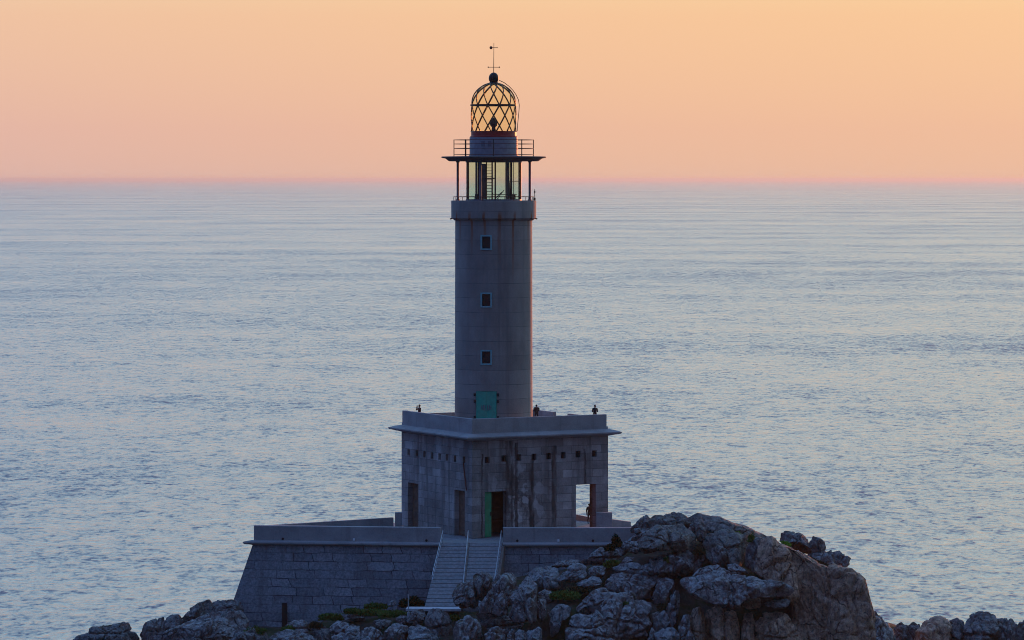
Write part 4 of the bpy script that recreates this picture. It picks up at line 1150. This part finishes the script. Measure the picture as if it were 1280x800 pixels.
# slabs under the right-hand terrace wall
rock(V2, [(375, 495), (470, 420), (560, 360), (620, 370), (700, 353), (800, 368), (855, 400), (800, 455), (640, 505), (500, 525), (420, 540)], 320, 'slanting slab lying against the ledge of the right-hand terrace wall', 'rock', 1.2)
rock(V2, [(125, 685), (180, 610), (250, 550), (350, 518), (422, 550), (435, 625), (380, 685), (260, 705)], 317.5, 'pale angular slab with a sharp top edge', 'rock_pale', 1.1)
rock(V2, [(420, 580), (530, 528), (625, 560), (600, 625), (560, 665), (450, 645)], 318, 'flat grey slab right of the angular one', 'rock', 0.9)
rock(V2, [(305, 722), (400, 680), (480, 648), (570, 668), (585, 730), (460, 775), (380, 755)], 316.4, 'pale flat stone lying before the grassy hollow', 'rock_pale', 0.9)
rock(V2, [(40, 555), (130, 500), (240, 480), (385, 485), (360, 515), (200, 550), (100, 570)], 320.4, 'thin ledge of rock at the foot of the right-hand terrace wall', 'rock', 0.8)
rock(V2, [(750, 330), (830, 293), (960, 298), (1010, 370), (930, 415), (840, 400)], 320.5, 'stone wedged below the end of the terrace parapet', 'rock', 0.9)
rock(V2, [(765, 495), (820, 448), (930, 458), (990, 485), (900, 515), (800, 520)], 318.4, 'small flat stone above the long level slab', 'rock', 0.6)
rock(V2, [(670, 575), (760, 528), (900, 518), (1050, 520), (1200, 530), (1270, 560), (1210, 620), (1000, 640), (800, 640)], 317, 'long level slab with a pale top', 'rock_pale', 1.3)
rock(V2, [(595, 710), (680, 630), (780, 605), (1000, 610), (1180, 600), (1170, 700), (1110, 820), (850, 850), (760, 850), (620, 800)], 316, 'pitted face below the long level slab', 'rock', 1.4)
rock(V2, [(820, 295), (900, 235), (900, 170), (1040, 158), (1068, 185), (985, 235), (900, 300)], 322.5, 'flat slab leaning on the end of the terrace parapet', 'rock', 0.9)
rock(V4, [(210, 500), (330, 460), (440, 425), (560, 408), (625, 470), (625, 560), (580, 640), (420, 670), (300, 650), (220, 560)], 316.2, 'sloping blue-grey boulder below the dark gap', 'rock', 1.8)
rock(V4, [(580, 420), (700, 390), (720, 470), (680, 560), (600, 640), (580, 560)], 316.8, 'mossy brown rock in the gully beside the sloping boulder', 'rock_dark', 0.9)
# the front tiers
rock(V3, [(940, 350), (1010, 180), (1080, 163), (1152, 190), (1158, 290), (1080, 390), (980, 400)], 314.5, 'smooth domed block under the long level slab', 'rock', 1.2)
rock(V3, [(540, 220), (640, 170), (760, 170), (900, 180), (960, 240), (960, 340), (850, 350), (720, 330), (560, 320)], 315.4, 'pocked block with a dark hollow beneath the long level slab', 'rock', 1.3)
rock(V3, [(390, 420), (440, 340), (560, 318), (760, 318), (870, 355), (970, 380), (975, 430), (930, 490), (970, 570), (930, 660), (900, 760), (640, 770), (560, 600), (460, 500)], 311, 'great rounded boulder with vertical cracks at the bottom centre right', 'rock', 2.2)
rock(V3, [(262, 440), (330, 370), (420, 290), (540, 258), (580, 310), (520, 360), (430, 420), (430, 500), (330, 495)], 312.8, 'curved slab left of the great rounded boulder', 'rock', 1.2)
rock(V3, [(35, 470), (120, 410), (200, 393), (262, 430), (240, 500), (160, 540), (125, 650), (60, 690), (40, 600)], 311.6, 'pale stepped stone beside the large upright boulder', 'rock_pale', 1.0)
rock(V3, [(190, 540), (280, 480), (400, 505), (470, 440), (570, 560), (650, 640), (740, 660), (790, 780), (190, 780)], 309.5, 'wrinkled lichen-grey boulder at the bottom edge', 'rock', 1.8)
rock(V3, [(940, 490), (1080, 448), (1140, 560), (1110, 640), (990, 650)], 311.4, 'pale faceted stone right of the great rounded boulder', 'rock_pale', 0.9)
rock(V3, [(1090, 440), (1130, 320), (1180, 262), (1215, 290), (1215, 400), (1165, 580), (1110, 600)], 311.8, 'thin upright blade of rock', 'rock', 0.7)
rock(V3, [(1195, 590), (1240, 488), (1300, 500), (1310, 780), (1200, 780)], 309.6, 'tall narrow stone left of the brown columns', 'rock', 0.8)
rock(V3, [(910, 740), (960, 588), (995, 640), (980, 790), (910, 790)], 309.2, 'narrow pale spike at the bottom edge', 'rock_pale', 0.6)
rock(V3, [(985, 660), (1070, 608), (1140, 598), (1205, 660), (1240, 790), (980, 790)], 308.8, 'rough crumbled boulder at the bottom edge with pale lichen', 'rock_pale', 1.2)
# the overhanging slab and the columns below it
rock(V5, [(62, 270), (75, 240), (110, 226), (180, 235), (230, 208), (380, 193), (560, 188), (720, 213), (850, 263), (910, 248), (1000, 290), (1055, 330), (1085, 375), (960, 402), (780, 402), (640, 432), (600, 482), (540, 492), (480, 472), (340, 472), (180, 402), (80, 300)], 309.8, 'long overhanging slab like an animal head jutting to the right', 'rock', 2.0)
rock(V5, [(770, 448), (850, 418), (940, 438), (1020, 418), (1065, 440), (1015, 495), (900, 505), (820, 478)], 310.6, 'lower lip under the tip of the overhanging slab', 'rock_dark', 0.9)
rock(V5, [(600, 480), (650, 430), (790, 405), (800, 460), (760, 500), (660, 500)], 311, 'brown rock filling the throat of the overhanging slab', 'rock_red', 0.9)
rock(V5, [(170, 220), (230, 150), (330, 120), (400, 108), (470, 140), (490, 165), (600, 188), (520, 215), (380, 215), (240, 220)], 312.4, 'knobbly stones heaped on the overhanging slab', 'rock', 1.1)
rock(V5, [(490, 120), (560, 98), (640, 148), (690, 195), (600, 205), (500, 170)], 313, 'smooth grey wedge behind the overhanging slab', 'rock', 0.9)
rock(V5, [(160, 620), (190, 508), (260, 488), (300, 560), (290, 660), (330, 760), (300, 860), (190, 860)], 310.4, 'narrow purple-brown column under the left end of the overhanging slab', 'rock_red', 1.0)
rock(V5, [(275, 660), (310, 535), (400, 495), (490, 525), (570, 525), (605, 650), (625, 860), (300, 860), (330, 750)], 310.8, 'broad purple-brown column under the middle of the overhanging slab', 'rock_red', 1.5)
rock(V5, [(605, 680), (650, 535), (725, 535), (750, 640), (750, 860), (615, 860)], 310.6, 'slim brown column under the throat of the overhanging slab', 'rock_red', 1.0)
rock(V5, [(735, 660), (800, 555), (930, 535), (1025, 560), (1085, 640), (1165, 720), (1200, 860), (735, 860)], 310.4, 'wide red-stained column at the foot of the cliff', 'rock_red', 1.8)
rock(V5, [(50, 660), (110, 553), (155, 620), (185, 720), (230, 860), (60, 860)], 309, 'pale pointed stone left of the brown columns', 'rock', 0.9)

# ------------------------------------------------------------------ the ground under it all
CT = [(60, 840, 326), (120, 815, 324), (220, 806, 323), (300, 788, 322.5), (330, 792, 322), (450, 774, 321), (520, 768, 319), (560, 766, 317.5), (560, 792, 314), (600, 800, 313), (640, 765, 316), (700, 738, 319), (715, 738, 318),
      (640, 725, 323), (700, 716, 322.5), (760, 704, 322), (790, 692, 323), (800, 694, 319), (850, 676, 324), (880, 676, 322), (880, 705, 318), (920, 692, 322), (960, 712, 318), (1000, 735, 318), (1050, 760, 318), (1080, 800, 318), (1100, 830, 317), (1150, 840, 319), (1280, 840, 319),
      (450, 812, 314), (350, 825, 315), (706, 752, 314.5), (740, 756, 315), (800, 755, 314.5), (850, 765, 313.5), (850, 870, 309), (700, 870, 308), (950, 870, 311), (600, 850, 308), (500, 850, 310), (400, 850, 312), (780, 870, 308), (900, 870, 309)]
ctrl = []
for px_, py_, d_ in CT:
    p = P(px_, py_, d_); ctrl.append((p.x, p.y, p.z))
for x_ in range(-90, 110, 12):
    ctrl.append((x_, 352, -6 if not -16 < x_ < 16 else 6)); ctrl.append((x_, 372, -10))
    ctrl.append((x_, 298, 6.0 - abs(x_ - 5) * 0.05)); ctrl.append((x_, 285, 4.5 - abs(x_ - 5) * 0.08))
for y_ in range(285, 375, 12): ctrl.append((-60, y_, -8)); ctrl.append((-90, y_, -10)); ctrl.append((75, y_, -8)); ctrl.append((105, y_, -10))
CA = np.array(ctrl)
def ground_near(x, y):
    d2 = (CA[:, 0] - x) ** 2 + (CA[:, 1] - y) ** 2 + 0.3
    w = d2 ** -2.0
    return float((w * CA[:, 2]).sum() / w.sum())
def ground(x, y):
    n_ = 0.35 * noise.noise(Vector((x * 0.35, y * 0.35, 0))) + 0.15 * noise.noise(Vector((x * 1.1, y * 1.1, 3)))
    # hillside falling from the viewer to the saddle before the headland
    hill = max(46.2 - 0.17 * max(y, 0.0) - 0.0001 * y * y, 0.0) if y >= 0 else 46.2 + 0.02 * y
    hill -= max(0.0, abs(x) - 60) * 0.10
    hill = hill + 1.2 * noise.noise(Vector((x * 0.04, y * 0.04, 7))) * min(1.0, max(0, y - 20) / 60)
    hill = min(hill, CAMZ - 0.137 * y - 1.6) if y > 8 else min(hill, 46.4)
    hill = min(hill, 4.0 + max(0.0, (240 - y)) * 0.2)
    hill = max(hill, 3.2 - max(0.0, abs(x) - 45) * 0.25)          # low saddle between hillside and headland
    if y < 275: return hill + n_ * 0.6
    g = ground_near(x, y)
    t = min(1.0, (y - 275) / 22.0)
    return hill * (1 - t) + g * t + n_ * t
xs_ = sorted(set([round(v, 2) for v in np.concatenate([np.linspace(-320, -64, 17), np.linspace(-62, 62, 156), np.linspace(64, 320, 17)])]))
ys_ = sorted(set([round(v, 2) for v in np.concatenate([np.linspace(-60, 270, 34), np.linspace(272, 300, 18), np.linspace(301, 345, 62), np.linspace(347, 385, 12)])]))
bm = bmesh.new(); rows = [[bm.verts.new((x, y, ground(x, y))) for x in xs_] for y in ys_]
for a, b in zip(rows[:-1], rows[1:]):
    for i in range(len(xs_) - 1): bm.faces.new((a[i], a[i + 1], b[i + 1], b[i]))
def earth_material():
    k = NT('headland_ground')
    a = k.noise(k.coord((0.45, 0.45, 0.45)), 1.0, 6, 0.65)
    base = k.ramp(a, [(0.34, (0.055, 0.045, 0.038)), (0.48, (0.10, 0.08, 0.062)), (0.56, (0.055, 0.062, 0.026)), (0.70, (0.040, 0.058, 0.020))])
    f = k.noise(k.coord((1, 1, 1)), 6.0, 6, 0.7)
    base = k.mix(0.6, base, k.ramp(f, [(0.3, 0.45), (0.7, 1.15)]), 'MULTIPLY')
    return k.out(base, 0.95, k.bump(f, 1.0, 0.2), None, 0.2)
gnd = obj('headland', bm, earth_material(), smooth=True)
tag(gnd, 'rough heath and bedrock of the headland', 'headland', kind='structure')

# ------------------------------------------------------------------ plants in the clefts
def foliage_mat(name, c1, c2):
    k = NT(name)
    oi = k.n('ShaderNodeTexCoord')
    f = k.noise(k.coord((1, 1, 1)), 3.0, 4, 0.7)
    return k.out(k.mix(k.ramp(f, [(0.35, 0.0), (0.65, 1.0)]), c1, c2), 0.8, None, None, 0.2)
M['grass'] = foliage_mat('green_turf', (0.050, 0.095, 0.016), (0.115, 0.175, 0.030))
M['bright'] = foliage_mat('bright_turf', (0.12, 0.27, 0.02), (0.20, 0.38, 0.035))
M['heath'] = foliage_mat('brown_heath', (0.050, 0.040, 0.020), (0.085, 0.075, 0.030))
M['shrub'] = foliage_mat('dark_shrub', (0.014, 0.024, 0.009), (0.030, 0.048, 0.015))
def plant(px, py, d, w, h, mat, label, name='plant', cat='plant', n=700, seed=1, dep=0.8, lean=0.0):
    """clump of small leaf blades through a low mound's volume"""
    rnd = random.Random(seed); b = bmesh.new()
    for i in range(n):
        a = rnd.uniform(0, 2 * math.pi); r = math.sqrt(rnd.random())
        x, y = math.cos(a) * r * w / 2, math.sin(a) * r * dep / 2
        top = h * (1 - 0.75 * r * r) * (0.75 + 0.5 * noise.noise(Vector((x * 1.7 + seed, y * 1.7, 0))))
        z = rnd.uniform(-0.25, max(0.05, top))
        L = rnd.uniform(0.12, 0.30); wd = rnd.uniform(0.03, 0.07)
        dr = Vector((rnd.gauss(0, 0.6), rnd.gauss(0, 0.6), rnd.uniform(0.2, 1.1))).normalized()
        sd_ = dr.cross(Vector((rnd.gauss(0, 1), rnd.gauss(0, 1), rnd.gauss(0, 1)))).normalized() * wd
        p = Vector((x, y, z + lean * x))
        v = [b.verts.new(p - sd_), b.verts.new(p + sd_), b.verts.new(p + dr * L * 0.6 + sd_ * 0.8), b.verts.new(p + dr * L), b.verts.new(p + dr * L * 0.6 - sd_ * 0.8)]
        b.faces.new(v)
    me = bpy.data.meshes.new(name); b.to_mesh(me); b.free()
    o = link_mesh(name, me, M[mat]); o.location = P(px, py, d)
    return tag(o, label, cat, 'low plants among the boulders')
plant(771, 680, 319.2, 0.8, 1.0, 'shrub', 'small dark bush in front of the right-hand terrace parapet', 'shrub', 'shrub', 900, 1, 0.7)
plant(762, 685, 319.4, 0.9, 0.4, 'shrub', 'low dark shoot trailing left of the small bush', 'shrub', 'shrub', 400, 2, 0.5)
plant(918, 669, 318.4, 1.6, 0.35, 'bright', 'bright green tuft on the ledge right of the summit', 'turf_tuft', 'grass tuft', 700, 3, 0.8, -0.25)
plant(983, 681, 317.6, 0.8, 0.3, 'bright', 'bright green tuft below the perched dark boulders', 'turf_tuft', 'grass tuft', 350, 4, 0.6, -0.35)
plant(1018, 702, 318.0, 3.6, 0.30, 'heath', 'brown heath strip along the ridge under the perched boulders', 'heath_strip', 'heath', 900, 5, 0.9, -0.45)
plant(939, 674, 315.6, 0.5, 0.5, 'grass', 'olive tuft between the rounded fins and the ledge', 'turf_tuft', 'grass tuft', 260, 6, 0.5)
plant(874, 690, 316.2, 1.0, 0.5, 'heath', 'brown and olive clump in the gully below the summit', 'heath_clump', 'heath', 600, 7, 0.8)
plant(766, 706, 318.8, 1.5, 0.5, 'grass', 'green clump under the slanting slab', 'turf_tuft', 'grass tuft', 700, 8, 0.8)
plant(706, 745, 314.5, 2.6, 0.5, 'grass', 'wide green hollow behind the large upright boulder', 'turf_patch', 'grass patch', 1400, 9, 2.4)
plant(720, 738, 316.0, 2.2, 0.35, 'heath', 'brown heath at the back of the green hollow', 'heath_clump', 'heath', 900, 10, 1.6)
plant(829, 760, 312.4, 1.0, 0.4, 'heath', 'brown tuft between the domed block and the faceted stone', 'heath_clump', 'heath', 400, 11, 0.8)
plant(901, 790 - 95, 315.4, 0.5, 0.4, 'heath', 'small brown tuft beside the knobbly block', 'heath_clump', 'heath', 260, 12, 0.5)
plant(466, 766, 317.6, 2.50, 0.34, 'grass', 'green cushion right of the lens-shaped boulder', 'turf_patch', 'grass patch', 1100, 13, 1.2)
plant(492, 768, 316.6, 2.75, 0.34, 'grass', 'green bank left of the small domed stone', 'turf_patch', 'grass patch', 1200, 14, 1.2)
plant(470, 758, 320.2, 2.00, 0.28, 'grass', 'olive fringe along the foot of the bastion', 'turf_patch', 'grass patch', 700, 15, 0.8)
plant(515, 756, 319.4, 2.2, 0.85, 'shrub', 'dark bush left of the stairs', 'shrub', 'shrub', 1400, 16, 1.0)
plant(568, 773, 314.8, 0.9, 0.35, 'grass', 'green tuft below the right end of the landing', 'turf_tuft', 'grass tuft', 350, 17, 0.6)
plant(413, 772, 319.0, 2.12, 0.43, 'grass', 'dark green clump leaning on the bastion', 'turf_patch', 'grass patch', 900, 18, 0.9)
plant(360, 788, 317.6, 1.2, 0.5, 'grass', 'green tuft beside the dark slot in the bastion', 'turf_tuft', 'grass tuft', 600, 19, 0.8)
plant(318, 790, 316.6, 2.0, 0.55, 'grass', 'moss cap on the boulder at the left foot of the bastion', 'turf_patch', 'grass patch', 900, 20, 1.0)
plant(440, 764, 318.4, 1.50, 0.28, 'grass', 'green tuft left of the pale lens-shaped boulder', 'turf_tuft', 'grass tuft', 600, 21, 0.8)
plant(545, 768, 315.6, 0.8, 0.4, 'grass', 'green tuft in front of the middle of the landing', 'turf_tuft', 'grass tuft', 400, 22, 0.6)
plant(395, 782, 316.4, 1.2, 0.4, 'heath', 'brown tuft above the squat rock below the bastion', 'heath_clump', 'heath', 500, 23, 0.8)
plant(836, 700, 315.6, 0.9, 0.3, 'grass', 'green tuft between the sloping boulder and the long level slab', 'turf_tuft', 'grass tuft', 400, 24, 0.6)
plant(783, 757, 311.2, 0.5, 0.35, 'grass', 'green sprig in a crack of the great rounded boulder', 'turf_tuft', 'grass tuft', 250, 25, 0.5)
# ------------------------------------------------------------------ people
M['cloth_dark'] = simple('dark_jacket', (0.020, 0.020, 0.024), 0.9, 0, 0.3, 20)
M['cloth_red'] = simple('dark_red_jacket', (0.060, 0.020, 0.022), 0.9, 0, 0.3, 20)
M['trousers'] = simple('dark_trousers', (0.018, 0.020, 0.030), 0.9, 0, 0.3, 20)
M['skin'] = simple('skin', (0.28, 0.17, 0.12), 0.6, 0, 0.1, 10)
M['hair'] = simple('dark_hair', (0.015, 0.011, 0.009), 0.7, 0, 0.3, 30)
M['shoe'] = simple('dark_shoe', (0.015, 0.014, 0.014), 0.7, 0, 0.2, 10)

def skin_mesh(joints, edges, root, levels=2):
    me = bpy.data.meshes.new('person_skeleton')
    names = list(joints); ix = {n: i for i, n in enumerate(names)}
    me.from_pydata([joints[n][0] for n in names], [(ix[a], ix[b]) for a, b in edges], [])
    o = bpy.data.objects.new('person_skeleton', me); col.objects.link(o)
    sk = o.modifiers.new('skin', 'SKIN')
    sub = o.modifiers.new('sub', 'SUBSURF'); sub.levels = levels; sub.render_levels = levels
    sv = me.skin_vertices[0].data
    for n in names:
        r = joints[n][1]; sv[ix[n]].radius = r if isinstance(r, tuple) else (r, r); sv[ix[n]].use_root = (n == root)
    dg = bpy.context.evaluated_depsgraph_get(); dg.update()
    out = bpy.data.meshes.new_from_object(o.evaluated_get(dg))
    bpy.data.objects.remove(o); bpy.data.meshes.remove(me)
    return out

def person(place, yaw, label, H=1.74, arms='down', jacket='cloth_dark', stoop=0.0, wide=1.0, hairlen=0.0):
    """standing figure facing local -Y; arms: 'down', 'raised' (hands at the face) or 'rest' (forearms forward)"""
    k = H / 1.74; J = {}
    def j(n, x, y, z, r): J[n] = ((x * k, (y - stoop * max(0, z - 0.95)) * k, z * k), r if isinstance(r, tuple) else r * k)
    E = []
    j('pelvis', 0, 0, 0.95, 0.145 * wide); j('waist', 0, 0, 1.10, 0.160 * wide); j('chest', 0, 0.01, 1.30, 0.180 * wide); j('upper', 0, 0.015, 1.43, 0.135)
    j('neck', 0, 0, 1.51, 0.058); j('jaw', 0, -0.025, 1.575, 0.072); j('head', 0, -0.012, 1.645, 0.094); j('crown', 0, 0.0, 1.705, 0.062)
    E += [('pelvis', 'waist'), ('waist', 'chest'), ('chest', 'upper'), ('upper', 'neck'), ('neck', 'jaw'), ('jaw', 'head'), ('head', 'crown')]
    for s, t in ((-1, 'l'), (1, 'r')):
        j('hip' + t, s * 0.10, 0, 0.87, 0.10); j('knee' + t, s * 0.115, -0.02, 0.49, 0.062); j('calf' + t, s * 0.118, 0.02, 0.34, 0.058); j('ankle' + t, s * 0.12, 0.02, 0.09, 0.042)
        j('foot' + t, s * 0.125, -0.05, 0.045, 0.042); j('toe' + t, s * 0.14, -0.16, 0.032, 0.032)
        E += [('pelvis', 'hip' + t), ('hip' + t, 'knee' + t), ('knee' + t, 'calf' + t), ('calf' + t, 'ankle' + t), ('ankle' + t, 'foot' + t), ('foot' + t, 'toe' + t)]
        if arms == 'raised':
            el_, wr, hd = (s * 0.30, -0.20, 1.24), (s * 0.10, -0.26, 1.52), (s * 0.075, -0.22, 1.60)
        elif arms == 'rest':
            el_, wr, hd = (s * 0.25, -0.04, 1.13), (s * 0.14, -0.25, 1.10), (s * 0.07, -0.31, 1.11)
        else:
            el_, wr, hd = (s * 0.27, 0.03, 1.12), (s * 0.29, -0.05, 0.87), (s * 0.29, -0.08, 0.78)
        j('sh' + t, s * 0.19 * wide, 0.01, 1.41, 0.080); j('el' + t, *el_, 0.058); j('wr' + t, *wr, 0.030); j('palm' + t, *hd, 0.032)
        E += [('upper', 'sh' + t), ('sh' + t, 'el' + t), ('el' + t, 'wr' + t), ('wr' + t, 'palm' + t)]
        d = (Vector(hd) - Vector(wr)).normalized(); side = d.cross(Vector((0, 0, 1)) if abs(d.z) < 0.8 else Vector((0, 1, 0))).normalized(); pal = d.cross(side)
        for f in range(4):
            L = (0.066, 0.076, 0.070, 0.054)[f]; o_ = side * (f - 1.5) * 0.019
            a = Vector(hd) + o_ + d * 0.02; b_ = a + d * L * 0.55 + pal * 0.010; c = b_ + d * L * 0.35 + pal * 0.028
            j(f'fa{f}{t}', *a, 0.010); j(f'fb{f}{t}', *b_, 0.009); j(f'fc{f}{t}', *c, 0.0075); E += [('palm' + t, f'fa{f}{t}'), (f'fa{f}{t}', f'fb{f}{t}'), (f'fb{f}{t}', f'fc{f}{t}')]
        a = Vector(hd) - side * 0.035; b_ = a - side * 0.018 + d * 0.035
        j('ta' + t, *a, 0.011); j('tb' + t, *b_, 0.009); E += [('palm' + t, 'ta' + t), ('ta' + t, 'tb' + t)]
    me = skin_mesh(J, E, 'pelvis')
    body = bpy.data.objects.new('person', me); col.objects.link(body)
    me.materials.clear()
    for m in ('skin', jacket, 'trousers', 'shoe'): me.materials.append(M[m])
    hands = [Vector(J['palm' + t][0]) for t in 'lr']
    for p in me.polygons:
        c = p.center; p.use_smooth = True
        if c.z > 1.485 * k and abs(c.x) < 0.13 * k and (c.y + stoop * 0.55) > -0.16 * k: p.material_index = 0
        elif min((c - h).length for h in hands) < 0.105 * k: p.material_index = 0
        elif c.z < 0.10 * k: p.material_index = 3
        elif c.z < 0.92 * k: p.material_index = 2
        else: p.material_index = 1
    # face: nose, eyes, ears; then hair
    hc = Vector(J['head'][0])
    b = bmesh.new()
    add_tube(b, hc + Vector((0, -0.088 * k, 0.005)), hc + Vector((0, -0.112 * k, -0.030 * k)), 0.008 * k, 6, 0.014 * k)
    obj('nose', b, M['skin'], body, True)
    for s in (-1, 1):
        b = bmesh.new(); bmesh.ops.create_uvsphere(b, u_segments=8, v_segments=6, radius=0.011 * k, matrix=Matrix.Translation(hc + Vector((s * 0.032 * k, -0.084 * k, 0.005 * k)))); obj('eye', b, M['hair'], body, True)
        b = bmesh.new(); bmesh.ops.create_uvsphere(b, u_segments=8, v_segments=6, radius=0.026 * k, matrix=Matrix.Translation(hc + Vector((s * 0.094 * k, 0.005, -0.01 * k))) @ Matrix.Diagonal((0.4, 0.7, 1.2, 1))); obj('ear', b, M['skin'], body, True)
    b = bmesh.new(); add_box(b, hc + Vector((0, -0.092 * k, -0.058 * k)), (0.042 * k, 0.012 * k, 0.009 * k)); obj('mouth', b, M['cloth_red'], body)
    b = bmesh.new(); bmesh.ops.create_uvsphere(b, u_segments=20, v_segments=14, radius=1.0)
    for v in b.verts:
        n_ = 1 + 0.06 * noise.noise(v.co * 4); fr = v.co.y < -0.35 and v.co.z < 0.45
        low_ = v.co.z < -0.2
        v.co = Vector((v.co.x * 0.098 * n_, v.co.y * 0.108 * n_ + 0.016, (v.co.z * (0.092 + (hairlen if low_ else 0)) + 0.035) * n_)) * k
        if fr: v.co.y = max(v.co.y, -0.05 * k)
        v.co += hc
    obj('hair', b, M['hair'], body, True)
    body.location = place; body.rotation_euler = (0, 0, yaw)
    return tag(body, label, 'person', 'visitors at the lighthouse')

ROOF = NZ + 9.56
def on_roof(px, d): q = P(px, 520, d); return Vector((q.x, d, ROOF))
p1_ = person(on_roof(524.3, 340.6), R(-65), 'person in dark red raising both hands to the face at the left roof parapet', 1.72, 'raised', 'cloth_red', 0.0, 0.9, 0.06)
p2_ = person(on_roof(670.6, 342.2), R(180), 'broad dark-clad person on the roof right beside the tower, looking out to sea', 1.62, 'rest', 'cloth_dark', 0.12, 1.3)
p3_ = person(on_roof(743.6, 340.0), R(170), 'dark-clad person alone near the right-hand corner of the roof', 1.72, 'rest', 'cloth_dark', 0.1, 1.0)
q_ = P(736.6, 640, 344.2)
p4_ = person(Vector((q_.x, q_.y, 15.91)), R(150), 'person half hidden by the jamb of the open passage in the building', 1.86, 'down', 'cloth_dark', 0.0, 1.0)
